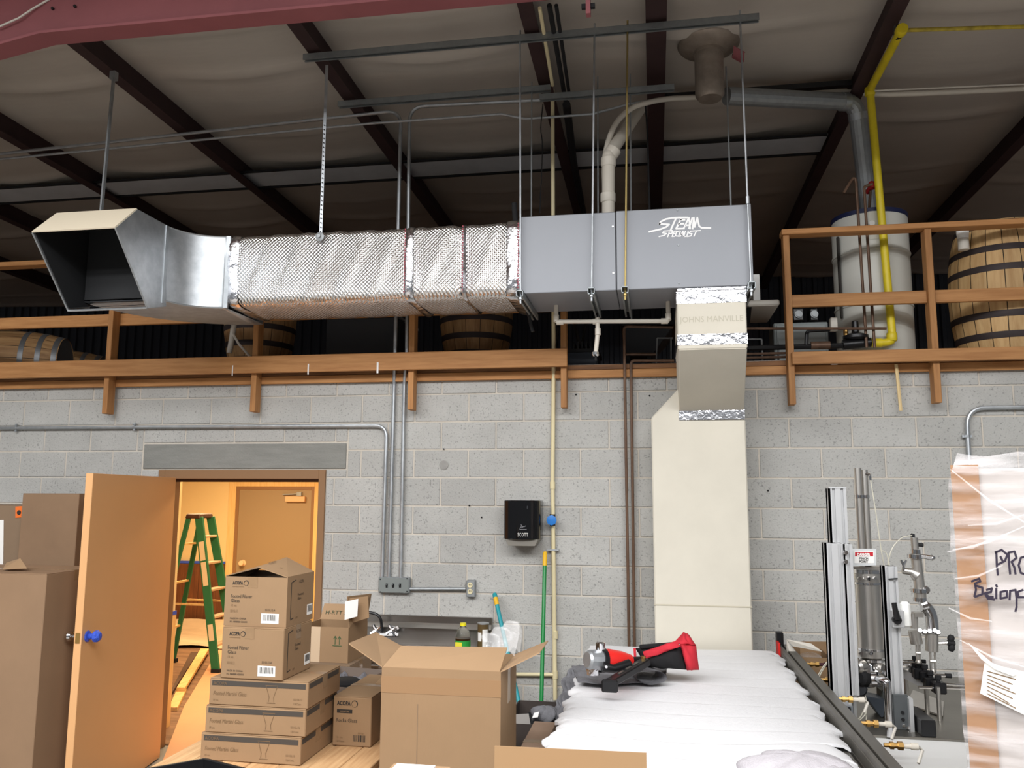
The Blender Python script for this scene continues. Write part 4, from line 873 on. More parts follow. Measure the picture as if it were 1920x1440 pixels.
for px in (706, 736):
    q = P(px, 1182, Y=D-.12)
    M().lathe(q, [(.026, 0), (.03, .012), (.02, .02), (.02, .06)], 14, (0, 1, 0)).build('tap', CHROME, t, world=True)
    for k in range(4):
        a = k*math.pi/2+.5; M().tube([q, q+Vector((math.cos(a)*.045, -.012, math.sin(a)*.045))], [.010, .013], 8).build('tap_handle', CHROME, t, world=True)
q = P(722, 1190, Y=D-.12); M().tube([P(696, 1190, Y=D-.12), P(748, 1190, Y=D-.12)], .016, 12).build('tap_bar', CHROME, t, world=True)
M().tube(smoothp([P(692, 1148, Y=D-.14), P(706, 1152, Y=D-.14), P(714, 1162, Y=D-.14), P(716, 1184, Y=D-.13)]), .010, 10).build('spout', BLACK, t, world=True)
M().tube(smoothp([P(634, 1150, Y=D-.2), P(638, 1140, Y=D-.2), P(648, 1138, Y=D-.2), P(652, 1160, Y=D-.2)]), .012, 10).build('spout', CHROME, t, world=True)
# bottle, can, poles
q = P(868, 1200, Y=5.5); zb = zk2; zt_ = P(868, 1168, Y=5.5).z; hb = zt_-zb; rb_ = .5*(P(882, 1200, Y=5.5).x-P(854, 1200, Y=5.5).x)
t = thing('cleaner_bottle', 'clear bottle of brown cleaner with yellow cap and green label on sink', 'bottle', (q.x, 5.5, zb))
M().lathe((0, 0, 0), [(rb_*.9, 0), (rb_, .01), (rb_, hb*.60), (rb_*.8, hb*.78), (rb_*.38, hb*.88), (rb_*.36, hb*.92)], 20).build('bottle', GLASSP, t)
M().lathe((0, 0, .004), [(rb_*.9, 0), (rb_*.93, hb*.52)], 20).build('liquid', LIQ, t)
M().lathe((0, 0, hb*.10), [(rb_*1.01, 0), (rb_*1.01, hb*.38)], 20).build('label', LABELG, t)
M().box(-rb_*.8, rb_*.1, -rb_*1.03, -rb_*.75, hb*.26, hb*.44).build('label_print', mat('label_yellow', (230, 214, 60), .5), t)
M().lathe((0, 0, hb*.915), [(rb_*.42, 0), (rb_*.42, hb*.085)], 16).build('cap', mat('yellow_plastic', (240, 226, 40), .4), t)
q = P(906, 1190, Y=5.55); zt_ = P(906, 1168, Y=5.55).z; hb = zt_-zb; rb_ = .5*(P(917, 1190, Y=5.55).x-P(896, 1190, Y=5.55).x)
t = thing('polish_can', 'brown and white tin can standing at the right end of sink', 'can', (q.x, 5.55, zb))
M().lathe((0, 0, 0), [(rb_, 0), (rb_, hb)], 20).build('body', mat('can_brown', (92, 74, 44), .4), t)
M().lathe((0, 0, 0), [(rb_*1.02, 0), (rb_*1.02, .006)], 20).lathe((0, 0, hb-.006), [(rb_*1.03, 0), (rb_*1.03, .008), (rb_*.8, .008)], 20).build('rim', GALV, t)
lm = M(); lm.add([Vector((rb_*1.015*math.cos(a), rb_*1.015*math.sin(a), z)) for a in [-1.5+.2*k for k in range(6)] for z in (hb*.2, hb*.82)], [(2*i, 2*i+2, 2*i+3, 2*i+1) for i in range(5)])
lm.build('label', WLABEL, t); lm = M(); lm.add([Vector((rb_*1.015*math.cos(a), rb_*1.015*math.sin(a), z)) for a in [-2.5+.2*k for k in range(5)] for z in (hb*.45, hb*.72)], [(2*i, 2*i+2, 2*i+3, 2*i+1) for i in range(4)]); lm.build('label', WLABEL, t)
def pole(lab, a, b, r, m_, cap, clen, band=None):
    t = thing('broom_handle', lab, 'broom handle', a); a, b = Vector(a), Vector(b); d_ = (b-a).normalized()
    M().tube([a, b-d_*clen], r, 12).build('pole', m_, t, world=True)
    M().tube([b-d_*clen, b-d_*.01, b], [r*1.15, r*1.15, r*.7], 12).build('cap', cap, t, world=True)
    if band: M().tube([b-d_*(clen+band), b-d_*(clen-.005)], r*1.1, 12).build('band', YCAP, t, world=True)
pt_ = P(1022, 1034, Y=5.78); pb_ = P(1015, 1318, Y=5.5)
d_ = (pb_-pt_); pb2 = pt_+d_*(pt_.z/(pt_.z-pb_.z))
pole('green broom handle with yellow end leaning on the wall', (pb2.x, pb2.y, 0), pt_, .0135, GREENP, YCAP, .10)
pt_ = P(927, 1112, Y=5.80); pb_ = P(950, 1215, Y=5.62); d_ = pb_-pt_
pole('teal handle with orange band leaning on the wall by the sink', pt_+d_*(pt_.z/(pt_.z-pb_.z)), pt_, .0145, TEAL, TEAL, .035, .055)

# ------------------------------------------------------------------ work table with plank top
ZTB = .80
t = thing('plank_table', 'work table with a top of pale wooden planks under the glass cartons', 'table', (-1.6, 3.9, 0))
xl, xr_ = -2.06, -1.165; n_ = 7; pw = (xr_-xl)/n_
for k in range(n_): M().box(xl+k*pw+.0015, xl+(k+1)*pw-.0015, 2.75, 4.93, ZTB-.035, ZTB-random.uniform(0, .002)).build('plank', PLANK, t, world=True, bevel=.003)
for y in (2.9, 3.85, 4.8): M().box(xl+.03, xr_-.03, y-.04, y+.04, ZTB-.125, ZTB-.037).build('cross_beam', LX, t, world=True, bevel=.003)
for x in (xl+.08, xr_-.08):
    for y in (2.9, 4.8): M().box(x-.045, x+.045, y-.045, y+.045, 0, ZTB-.126).build('leg', LZ, t, world=True, bevel=.003)
def carton(lab, x0, x1, y0, y1, z0, z1, m_=CARD, rz=0.0, cat='cardboard box', group=None, top=True, tape=True, name='cardboard_box'):
    W, Dp, H = x1-x0, y1-y0, z1-z0
    t = thing(name, lab, cat, ((x0+x1)/2, (y0+y1)/2, z0), rz, group)
    if top:
        M().box(-W/2, W/2, -Dp/2, Dp/2, 0, H-.004).build('body', m_, t, bevel=.003)
        M().box(-W/2+.001, W/2-.001, -Dp/2+.001, -.0015, H-.004, H).build('flap', m_, t, bevel=.001)
        M().box(-W/2+.001, W/2-.001, .0015, Dp/2-.001, H-.004, H).build('flap', m_, t, bevel=.001)
        if tape: M().box(-W/2-.001, W/2+.001, -.024, .024, H, H+.0008).box(W/2, W/2+.0008, -.024, .024, H-.06, H).build('packing_tape', PTAPE, t, smooth=False)
    else:
        th = .006
        for a in ((-W/2, W/2, -Dp/2, -Dp/2+th), (-W/2, W/2, Dp/2-th, Dp/2), (-W/2, -W/2+th, -Dp/2+th, Dp/2-th), (W/2-th, W/2, -Dp/2+th, Dp/2-th)):
            M().box(a[0], a[1], a[2], a[3], 0, H).build('side_panel', m_, t, smooth=False)
        M().box(-W/2+th, W/2-th, -Dp/2+th, Dp/2-th, 0, th).build('bottom_panel', m_, t, smooth=False)
    return t, W, Dp, H
FR = ((1, 0, 0), (0, 0, 1)); SD = ((0, 1, 0), (0, 0, 1))
def barcode(t, o, xd, w_, h_, nn):
    o = Vector(o); xd = Vector(xd); nn = Vector(nn); u = Vector((0, 0, 1))
    M().slab(o, o+xd*w_, o+xd*w_+u*h_, o+u*h_, nn*.0008).build('barcode_label', WLABEL, t, smooth=False)
    mm = M(); x = w_*.1
    while x < w_*.88:
        b = random.choice((.0012, .002, .003)); p = o+xd*x+nn*.0008+u*h_*.28
        mm.slab(p, p+xd*b, p+xd*b+u*h_*.6, p+u*h_*.6, nn*.0004); x += b+random.choice((.0015, .0025))
    mm.build('barcode', INK, t, smooth=False)
def ring(t, c, xd, r, m_, nn, w_=.004):
    c = Vector(c); xd = Vector(xd); u = Vector((0, 0, 1)); nn = Vector(nn); mm = M(); n = 18
    for k in range(n):
        a, b = 2*math.pi*k/n, 2*math.pi*(k+1)/n
        wk = w_*(.55+.45*math.cos(a-.6)); f = lambda q, rr: c+xd*math.cos(q)*rr+u*math.sin(q)*rr
        mm.slab(f(a, r-wk), f(b, r-wk), f(b, r), f(a, r), nn*.0008)
    mm.build('emblem', m_, t, smooth=False)
# three flat cartons with dark stripe
def yat(px, py, z): return P(px, py, Z=z).y
fx0, fx1 = P(371, 1427, Z=ZTB), P(566, 1434, Z=ZTB); fy0 = (fx0.y+fx1.y)/2; fW = fx1.x-fx0.x; fD = .36
zs_ = [ZTB]
for a in ((470, 1378), (472, 1326), (478, 1275)): zs_.append(P(a[0], a[1], Y=fy0).z)
STRIPE = mat('dark_stripe_print', (66, 60, 54), .8)
for k, (pos, dx, rz) in enumerate((('lowest', 0, 0), ('middle', .012, R(.6)), ('topmost', .022, R(-.4)))):
    t, W, Dp, H = carton(pos+' of three flat glass cartons with dark stripe, stacked on planks', fx0.x+dx, fx0.x+dx+fW, fy0+.004*k, fy0+fD, zs_[k]+.001, zs_[k+1], CARD, rz, group='flat glass cartons with a dark stripe')
    y = -Dp/2
    M().box(-W/2+.012, W/2-.012, y-.0008, y, H*.72, H*.91).build('stripe', STRIPE, t, smooth=False)
    M().box(W/2, W/2+.0008, -Dp/2+.012, -.03, H*.72, H*.91).box(W/2, W/2+.0008, .03, Dp/2-.02, H*.72, H*.91).build('stripe', STRIPE, t, smooth=False)
    text(t, 'ACOPA', H*.17, (-W/2+.018, y-.0008, H*.75), *FR, INKL)
    text(t, 'Footed Martini Glass', H*.22, (-W/2+.018, y, H*.36), *FR, INKL, width=W*.34, shear=.25)
    text(t, '10 oz.', H*.10, (-W/2+.018, y, H*.15), *FR, INKL)
    strokes([[(-.025, .06), (.03, .06)], [(-.022, .057), (-.008, .028)], [(.027, .057), (.012, .028)], [(-.008, .028), (-.01, .016)], [(.012, .028), (.014, .016)], [(-.016, .012), (.02, .012)]], .0016, lambda v: Vector((v.x+W*.13, y, v.y*H/.075)), (0, -1, 0)).build('glass_print', INKL, t, smooth=False)
    text(t, '551GL12', H*.10, (W/2-.065, y, H*.3), *FR, INKL); text(t, '12/Case', H*.10, (W/2-.065, y, H*.14), *FR, INKL)
# two glass cartons on top
def pilsner(lab, px, rz, open_top):
    (ax, ay), (bx, by), zb, ztop = px
    a, b = P(ax, ay, Z=zb), P(bx, by, Z=zb); yy = (a.y+b.y)/2
    zt2 = P((ax+bx)/2, ztop, Y=yy).z
    t, W, Dp, H = carton(lab, a.x, b.x, yy, yy+.27, zb+.001, zt2, CARD, rz, group='brown glass cartons with printed brand name', top=not open_top)
    y = -Dp/2
    text(t, 'ACOPA', H*.10, (-W*.38, y, H*.84), *FR, INK, bold=.0007, width=W*.17); ring(t, (-W*.16, y-.0005, H*.875), (1, 0, 0), H*.055, INK, (0, -1, 0))
    M().box(-W*.38, -W*.2, y-.0008, y, H*.79, H*.80).build('underline', INKL, t, smooth=False)
    text(t, 'Footed Pilsner', H*.10, (-W*.40, y, H*.57), *FR, INK, width=W*.34); text(t, 'Glass', H*.10, (-W*.40, y, H*.48), *FR, INK, width=W*.14); text(t, '12 oz.', H*.06, (-W*.40, y, H*.40), *FR, INKL)
    text(t, '551GL12', H*.07, (-W*.40, y, H*.28), *FR, INKL, width=W*.12)
    text(t, 'MADE IN CHINA', H*.05, (-W*.40, y, H*.135), *FR, INK, width=W*.26); text(t, 'PO: 8888888 4200000', H*.05, (-W*.40, y, H*.07), *FR, INK, width=W*.28)
    text(t, '551GL12-A', H*.06, (W*.16, y, H*.32), *FR, INK, width=W*.16)
    barcode(t, (W*.10, y, H*.07), (1, 0, 0), W*.28, H*.20, (0, -1, 0))
    x = W/2
    strokes([[(-Dp*.36, H*.15), (-Dp*.36, H*.88)], [(-Dp*.36, H*.88), (-Dp*.2, H*.92)], [(-Dp*.36, H*.13), (-Dp*.26, H*.15)]], .003, lambda v: Vector((x, v.x, v.y)), (1, 0, 0)).build('outline_print', INK, t, smooth=False)
    text(t, 'ACOPA', H*.09, (x, -Dp*.08, H*.84), *SD, INK, width=Dp*.17); text(t, 'Footed', H*.08, (x, -Dp*.12, H*.58), *SD, INK, width=Dp*.2); text(t, 'Glass', H*.08, (x, -Dp*.12, H*.50), *SD, INK); text(t, '1007', H*.06, (x, -Dp*.18, H*.12), *SD, INKL)
    barcode(t, (x, Dp*.26, H*.12), (0, 1, 0), Dp*.2, H*.22, (1, 0, 0))
    M().box(-W*.13, W*.02, y-.001, y, H*.78, H-.002).build('packing_tape', PTAPE, t, smooth=False)
    return t, W, Dp, H
t, W, Dp, H = pilsner('lower of two square glass cartons with white barcodes, on the flat stack', ((413, 1272), (532, 1277), zs_[3], 1177), R(-1.5), False)
zb2 = wm(t).translation.z + H
t, W, Dp, H = pilsner('upper square glass carton with its top flaps tenting open', ((421, 1173), (536, 1178), zb2, 1082), R(-1), True)
th = .004; rg = Vector((W*.02, 0, H+.052))
M().slab((W/2, -Dp/2, H), (W/2, Dp/2, H), (rg.x, Dp/2, rg.z+.01), (rg.x, -Dp/2, rg.z-.012), (0, 0, th)).build('flap', CARD, t, smooth=False)
M().slab((-W/2, -Dp/2, H), (-W/2, Dp/2, H), (rg.x-.004, Dp/2, rg.z+.004), (rg.x-.004, -Dp/2+.12, rg.z-.010), (0, 0, th)).build('flap', CARD, t, smooth=False)
M().slab((-W/2, Dp/2, H), (W/2, Dp/2, H), (W*.45, Dp/2-.11, H-.02), (-W*.45, Dp/2-.11, H-.02), (0, 0, th)).build('flap', CARD2, t, smooth=False)
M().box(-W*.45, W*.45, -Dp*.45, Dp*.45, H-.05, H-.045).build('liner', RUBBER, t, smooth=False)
fd = Vector((rg.x-W/2, 0, rg.z-H)).normalized()
text(t, 'H-RTT 4', .028, Vector((W/2, -Dp*.22, H+th))+fd*.13, (0, 1, 0), (-fd.x*-1, 0, fd.z), INKL, width=.1)
text(t, '551GL12 24 doz', .02, Vector((W/2, -Dp*.22, H+th))+fd*.07, (0, 1, 0), (fd.x, 0, fd.z), INKL, width=.14)
# rocks glass carton
a, b = P(622, 1399, Z=ZTB), P(697, 1401, Z=ZTB); yr = (a.y+b.y)/2; zt2 = P(660, 1306, Y=yr).z
t, W, Dp, H = carton('narrow glass carton with big black print, standing on the planks', a.x, b.x, yr, yr+.46, ZTB+.001, zt2, CARD, R(-.5))
y = -Dp/2
text(t, 'ACOPA', H*.115, (-W*.40, y, H*.82), *FR, INK, bold=.001, width=W*.36); ring(t, (W*.06, y-.0005, H*.855), (1, 0, 0), H*.07, INK, (0, -1, 0))
M().box(-W*.40, W*.0, y-.0008, y, H*.66, H*.735).build('stripe', INK, t, smooth=False); text(t, 'SIGNATURE', H*.05, (-W*.32, y-.0008, H*.675), *FR, CARD, width=W*.24)
text(t, 'Rocks Glass', H*.105, (-W*.42, y, H*.48), *FR, INK, width=W*.54)
text(t, '12 oz', H*.055, (-W*.42, y, H*.155), *FR, INKL, width=W*.17); text(t, '12/Case', H*.055, (-W*.42, y, H*.08), *FR, INKL, width=W*.22)
mm = M(); x = W*.04
while x < W*.36: bw = random.choice((.002, .003, .005)); mm.box(x, x+bw, y-.0008, y, H*.1, H*.23); x += bw+.003
mm.build('barcode', INK, t, smooth=False); text(t, '551321', H*.05, (W*.16, y, H*.25), *FR, INKL)
M().slab((W*.1, Dp*.05, H+.001), (W/2, Dp*.05, H+.001), (W/2, Dp*.30, H+.02), (W*.1, Dp*.30, H+.02), (0, 0, .003)).build('loose_flap', CARDL, t, smooth=False)
M().box(W*.08, W*.46, Dp*.12, Dp*.28, H+.0005, H+.001).build('hand_hole', RUBBER, t, smooth=False)
# grey plastic-lined box and the H-RTT box behind
zg = P(640, 1262, Y=4.35).z
t, W, Dp, H = carton('open grey-brown carton lined with crumpled plastic, behind the glass cartons', P(560, 1280, Y=4.05).x, P(665, 1280, Y=4.05).x, 4.05, 4.5, ZTB+.001, zg, mat('grey_carton', (112, 98, 88), .8), R(-8), top=False)
def crumple(W, Dp, H, amp, seed): return lambda u, v: Vector((-W/2+.012+(W-.024)*u, -Dp/2+.012+(Dp-.024)*v, H-.045+amp*math.sin(u*13+seed)*math.cos(v*11+seed*2)+amp*.6*math.sin(u*29+v*17)))
M().shell(crumple(W, Dp, H, .018, 1), 20, 20, (0, 0, .003)).build('plastic_liner', mat('grey_plastic', (118, 118, 124), .3, bump=(30, .5)), t)
M().lathe((W*.1, -Dp*.05, H-.05), [(.08, 0), (.085, .03), (.06, .045)], 12).build('dark_bundle', BLKF, t)
yh = 4.62; zh0, zh1 = P(640, 1243, Y=yh).z, P(620, 1176, Y=yh).z
hx0h, hx1h = P(560, 1210, Y=yh).x, P(655, 1210, Y=yh).x
t2, W2, D2, H2 = carton('low brown carton supporting the carton marked H-RTT', hx0h-.03, hx1h+.03, 4.56, 4.92, ZTB+.001, zh0-.001, CARD2)
t, W, Dp, H = carton('open carton with hand lettering and green arrows in front of the sink', hx0h, hx1h, yh, yh+.29, zh0, zh1, CARD, R(-2), top=False)
M().box(-W*.5, -W*.06, -Dp/2-.0015, -Dp/2-.0005, 0, H).build('patch', mat('faded_cardboard', (190, 166, 138), .8), t, smooth=False)
M().slab((-W/2, Dp/2-.006, H), (W/2-.02, Dp/2-.006, H), (W/2-.03, Dp/2+.05, H+.085), (-W/2, Dp/2+.05, H+.085), (0, .005, 0)).build('back_flap', CARDL, t, smooth=False)
text(t, 'H-RTT 5', .034, (-W*.42, Dp/2+.010, H+.028), (1, 0, 0), (0, .5, 1), mat('green_marker', (78, 84, 60), .8), width=W*.44)
GA = mat('green_print', (58, 84, 52), .8)
strokes([[(.0, .02), (.0, .062)], [(-.009, .05), (0, .064)], [(.009, .05), (0, .064)], [(.026, .02), (.026, .062)], [(.017, .05), (.026, .064)], [(.035, .05), (.026, .064)], [(-.014, .012), (.04, .012)]], .0035, lambda v: Vector((v.x+W*.24, -Dp/2-.0005, v.y+H*.42)), (0, -1, 0)).build('arrow_print', GA, t, smooth=False)
M().slab((W/2-.004, -Dp/2+.01, H), (W/2-.004, Dp/2-.01, H), (W/2+.02, Dp/2-.01, H+.16), (W/2-.03, -Dp/2+.03, H+.17), (.005, 0, 0)).build('side_flap', CARD, t, smooth=False)
sq = [P(*q, Y=yh+.02) for q in ((652, 1160), (672, 1155), (674, 1122), (653, 1126))]
M().slab(sq[0]+Vector((.0, -.05, 0)), sq[1]+Vector((0, -.02, 0)), sq[2]+Vector((0, -.02, 0)), sq[3]+Vector((0, -.05, 0)), (0, .003, 0)).build('shipping_label', WLABEL, t, world=True, smooth=False)
qf = [P(*q, Y=yh+.04) for q in ((660, 1168), (692, 1158), (690, 1118), (652, 1122))]
M().slab(*qf, (0, .005, 0)).build('end_flap', CARD, t, world=True, smooth=False)
# big open carton in the middle
yB = 3.38; q0, q1 = P(716, 1252, Y=yB), P(939, 1258, Y=yB)
xq = q1.x; d_ = ray(968, 1240); yBb = EYE.y+d_.y*(xq/d_.x)
t, W, Dp, H = carton('big open cardboard carton with flaps spread in the centre foreground', q0.x, q1.x, yB, yBb, 0, (q0.z+q1.z)/2, CARD, 0, top=False)
yi = yB+.2
def flap(nm_, c, m_=CARD): M().slab(*c, (0, 0, .005)).build(nm_, m_, t, world=True, smooth=False)
flap('front_flap', (Vector((q0.x+.004, yB+.001, q0.z)), Vector((q1.x-.004, yB+.001, q0.z)), P(951, 1216, Y=yB+.20), P(752, 1213, Y=yB+.20)), CARDL)
flap('left_flap', (Vector((q0.x, yB+.005, q0.z)), P(654, 1208, Y=yB+.01), P(705, 1187, Y=yBb+.08), Vector((q0.x, yBb, q0.z))), CARDL)
flap('right_flap', (Vector((q1.x, yB+.005, q0.z)), P(1012, 1225, Y=yB+.03), P(1028, 1203, Y=yBb+.05), Vector((q1.x, yBb, q0.z))), CARDL)
M().box(-W/2-.001, W/2+.001, -Dp/2-.001, -Dp/2, H-.10, H-.035).build('packing_tape', mat('tan_tape', (146, 114, 82), .4), t, smooth=False)
M().box(W/2, W/2+.0012, -.03, .03, H-.16, H-.005).build('packing_tape', mat('clear_tape', (196, 178, 158), .2), t, smooth=False)
M().box(-W*.19, -W*.185, -Dp/2-.0008, -Dp/2, .3, H-.14).build('crease', CARD2, t, smooth=False)
bagm = M().shell(lambda u, v: (P(910, 1222, Y=yBb-.05)*(1-u)+P(968, 1222, Y=yBb-.05)*u) + Vector((.02*math.sin(v*9), -.05+.10*v, .0+ (.12*math.sin(math.pi*v)**.6)*(.5+.6*u) + .012*math.sin(u*17+v*13))), 16, 14, (0, .002, .002))
tag(bagm.build('plastic_bag', BAG), 'crumpled clear plastic bag sticking out of the big open carton', 'plastic bag')
# brown paper covered carton, dark bin right of the big carton
t, W, Dp, H = carton('brown paper covered carton between the big open carton and foam', q1.x+.012, P(1024, 1398, Z=.80).x, yat(990, 1400, .80)-.25, yat(1000, 1352, .80), 0, .80, mat('brown_paper', (160, 134, 114), .85, var=(5, .1), bump=(9, .4)), 0)
bx0, bx1 = P(962, 1310, Y=4.75).x, -.455
t, W, Dp, H = carton('dark open carton with odds and ends left of the foam sheets', bx0, bx1, 4.45, 4.95, 0, P(1000, 1314, Y=4.95).z, mat('dark_carton', (58, 50, 46), .8), 0, top=False)
M().shell(lambda u, v: Vector((-W/2+.01+(W-.02)*u, -Dp/2+.01+(Dp-.02)*v, H-.07+.02*math.sin(u*9+v*5))), 10, 10, (0, 0, .004)).build('contents', RUBBER, t)
M().slab((-W*.45, -Dp*.45, H-.05), (-W*.1, -Dp*.4, H-.03), (-W*.2, -Dp*.1, H+.0), (-W*.5+.01, -Dp*.1, H-.01), (0, 0, .004)).build('packet', mat('grey_packet', (150, 146, 142), .3), t)
# cartons at the far left
yL = 4.43; c_ = P(88, 1076, Y=yL)
t, W, Dp, H = carton('tall brown carton standing at the left beside the open door', -4.55, c_.x, yL, yL+.52, 0, c_.z, mat('tall_carton', (140, 112, 86), .82, var=(2, .08), bump=(40, .05, (6, 6, .4))), 0)
q = [P(5, 1068, Y=yL+.10), P(50, 1066, Y=yL+.10), P(38, 1048, Y=yL+.22), P(12, 1056, Y=yL+.25)]
M().slab(*q, (0, 0, .004)).build('torn_flap', CARDL, t, world=True, smooth=False)
a, b = P(43, 925, Y=5.05), P(149, 922, Y=5.05)
carton('second tall carton behind the left one, with torn paper at its top edge', a.x, b.x, 5.05, 5.5, 0, a.z, mat('worn_carton', (132, 106, 82), .82, var=(3, .08)), 0, tape=False)
b3 = P(38, 947, Y=5.08)
t, W, Dp, H = carton('tall carton cut by the left frame edge, with an orange sticker', b3.x-.7, a.x-.012, 5.08, 5.5, 0, b3.z, CARD2, 0)
q = [P(*p, Y=5.078) for p in ((29, 971), (42, 970), (42, 949), (29, 950))]
M().slab(*q, (0, -.001, 0)).build('sticker', mat('orange_label', (226, 110, 40), .6), t, world=True, smooth=False)
M().lathe(P(35.5, 961, Y=5.076), [(.016, 0), (.016, .001)], 10, (0, -1, 0)).build('sticker_print', INK, t, world=True)
q = [P(*p, Y=5.078) for p in ((-30, 1062), (6, 1060), (7, 975), (-30, 976))]; M().slab(*q, (0, -.001, 0)).build('shipping_label', WLABEL, t, world=True, smooth=False)
# black tray in the corner, front cartons
cp = P(383, 1421, Z=.87); e1 = P(262, 1443, Z=.87); e2 = P(470, 1443, Z=.87)
e1 = cp+(e1-cp).normalized()*.42; e2 = cp+(e2-cp).normalized()*.36
t = thing('black_tray', 'black open tray on the near left corner of the plank table', 'tray', (cp.x, cp.y-.2, ZTB))
e3 = e1+e2-cp
dn = lambda p, z: Vector((p.x, p.y, z))
for a, b in ((cp, e1), (cp, e2), (e1, e3), (e2, e3)):
    M().bar(dn(a, (ZTB+.87)/2), dn(b, (ZTB+.87)/2), .014, .87-ZTB).build('tray_wall', BLACK, t, world=True, bevel=.003)
M().slab(dn(cp, ZTB+.002), dn(e1, ZTB+.002), dn(e3, ZTB+.002), dn(e2, ZTB+.002), (0, 0, .006)).build('tray_floor', BLACK, t, world=True)
yF = 2.35; a, b = P(928, 1398, Y=yF), P(1212, 1411, Y=yF)
t, W, Dp, H = carton('front carton whose upright rear flap shows at the bottom edge', a.x, b.x, 1.95, yF-.006, 0, a.z-.13, CARDL, 0)
M().hexa([(a.x, yF-.006, a.z-.16), (b.x, yF-.006, a.z-.16), (b.x, yF-.001, a.z-.16), (a.x, yF-.001, a.z-.16), a+Vector((0, -.005, 0)), b+Vector((0, -.005, 0)), b, a]).build('rear_flap', mat('cardboard_smooth', (148, 119, 86), .8), t, world=True, smooth=False)
yf2 = 2.62; a, b = P(738, 1431, Y=yf2), P(846, 1430, Y=yf2)
t, W, Dp, H = carton('small front carton with a white slip, below the big open carton', a.x, b.x, yf2-.42, yf2, 0, a.z, CARDL, 0, tape=False)
M().box(-W*.38, W*.28, Dp*.5-.2, Dp*.5-.035, H+.0005, H+.012).build('white_slip', WLABEL, t, smooth=False)
# ------------------------------------------------------------------ foam covered table
ZF = .97
t = thing('long_table', 'long dark table hidden under white foam sheets', 'table', (.15, 4.3, 0))
M().box(-.40, .725, 2.6, 5.42, ZF-.10, ZF-.035).build('tabletop', DALU, t, world=True, bevel=.004)
for x in (-.34, .66):
    for y in (2.7, 5.3): M().box(x-.03, x+.03, y-.03, y+.03, 0, ZF-.10).build('leg', DALU, t, world=True, bevel=.003)
def foam(lab, x0, x1, y0, y1, z, seed, amp):
    amp *= .6
    def fn(u, v):
        y = y0+(y1-y0)*v; j = .012*math.sin(y*23+seed)+.008*math.sin(y*57+seed*3); k = .012*math.sin(y*17+seed)+.006*math.sin(y*41)
        xx0 = x0+j; xx1 = x1+k-.02*((y*4.2+seed) % 1); x = xx0+(xx1-xx0)*u
        ph = (y*4.9+.18*math.sin(x*2.2+seed)+.05*math.sin(x*7)) % 1
        zz_ = z+amp*(ph**.7)-amp*.9*max(0, (ph-.86)/.14) + .004*math.sin(x*6+y*3)
        e_ = max(0, .05-(x-xx0))/.05; f_ = max(0, .04-(xx1-x))/.04
        return Vector((x, y, zz_-.020*e_**2-.016*f_**2))
    o = M().shell(fn, 40, 200, (0, 0, -.012)).build('foam_sheet', FOAM, ang=60); return tag(o, lab, 'foam sheet', 'white foam sheets')
foam('rippled white foam sheet covering the far part of the long table', -.425, .735, 3.50, 5.43, ZF-.012, .4, .020)
foam('front white foam sheet overlapping towards the bottom edge', -.435, .70, 2.62, 3.56, ZF-.010, 2.1, .014)
q = [P(1104, 1224, Z=.992), P(1190, 1231, Z=.992), P(1190, 1216, Z=1.0), P(1106, 1210, Z=1.0)]
tag(M().slab(*q, (0, 0, -.01)).build('foam_offcut', FOAM, bevel=.003), 'small white foam offcut behind the nail gun', 'foam')
# dark rail along the right side
t = thing('conveyor_rail', 'dark aluminium guide rail along the right side of the foam', 'rail', (.78, 4.3, 0))
m_ = M()
for (xa, xb, za, zb) in ((.742, .822, .925, .972), (.742, .757, .972, 1.0), (.775, .822, .972, .992), (.757, .775, .972, .978)): m_.box(xa, xb, 2.55, 5.56, za, zb)
m_.build('profile', DALU, t, world=True, bevel=.002)
for y in (2.7, 4.1, 5.45): M().box(.755, .81, y-.03, y+.03, 0, .925).build('leg', DALU, t, world=True)
M().box(.735, .775, 5.50, 5.57, .97, 1.07).build('end_stop', BLACK, t, world=True, bevel=.004); M().box(.73, .742, 5.42, 5.52, .93, 1.02).build('red_strip', RED, t, world=True)
# grey garment, nail gun, red and black bag
rnd2 = lambda u, v, s: .014*math.sin(u*8+s+v*4)+.014*math.sin(v*13+s*2-u*5)
def cloth(rows, nz, amp, seed):
    rows = [smoothp(r, 6) for r in rows]; n = len(rows[0])
    def fn(u, v):
        i = min(int(u*(len(rows)-1)), len(rows)-2); f = u*(len(rows)-1)-i
        j = min(int(v*(n-1)), n-2); g = v*(n-1)-j
        a = rows[i][j]*(1-g)+rows[i][j+1]*g; b = rows[i+1][j]*(1-g)+rows[i+1][j+1]*g
        ed = min(1, 6*min(u, 1-u)+.25)
        return a*(1-f)+b*f+Vector(nz)*(abs(rnd2(u*1.2, v*1.4, seed))*amp*ed)
    return M().shell(fn, 24, 44, Vector(nz)*-.006)
t = thing('grey_sweater', 'grey knitted garment under the nail gun, hanging over the foam edge', 'garment', P(1090, 1270, Z=ZF+.01))
U_ = lambda *p: [P(x, y, Z=z) for x, y, z in p]
cloth([U_((1072, 1250, .99), (1110, 1246, .99), (1160, 1250, .99), (1215, 1246, .99), (1250, 1256, .99)), U_((1076, 1262, .995), (1115, 1260, .995), (1165, 1266, .99), (1215, 1262, .995), (1250, 1264, 1.0)), U_((1084, 1278, .985), (1120, 1281, .985), (1165, 1280, .982), (1212, 1279, .985), (1242, 1274, .985))], (0, -.2, 1), .55, 1).build('body', GREYF, t, world=True, ang=80)
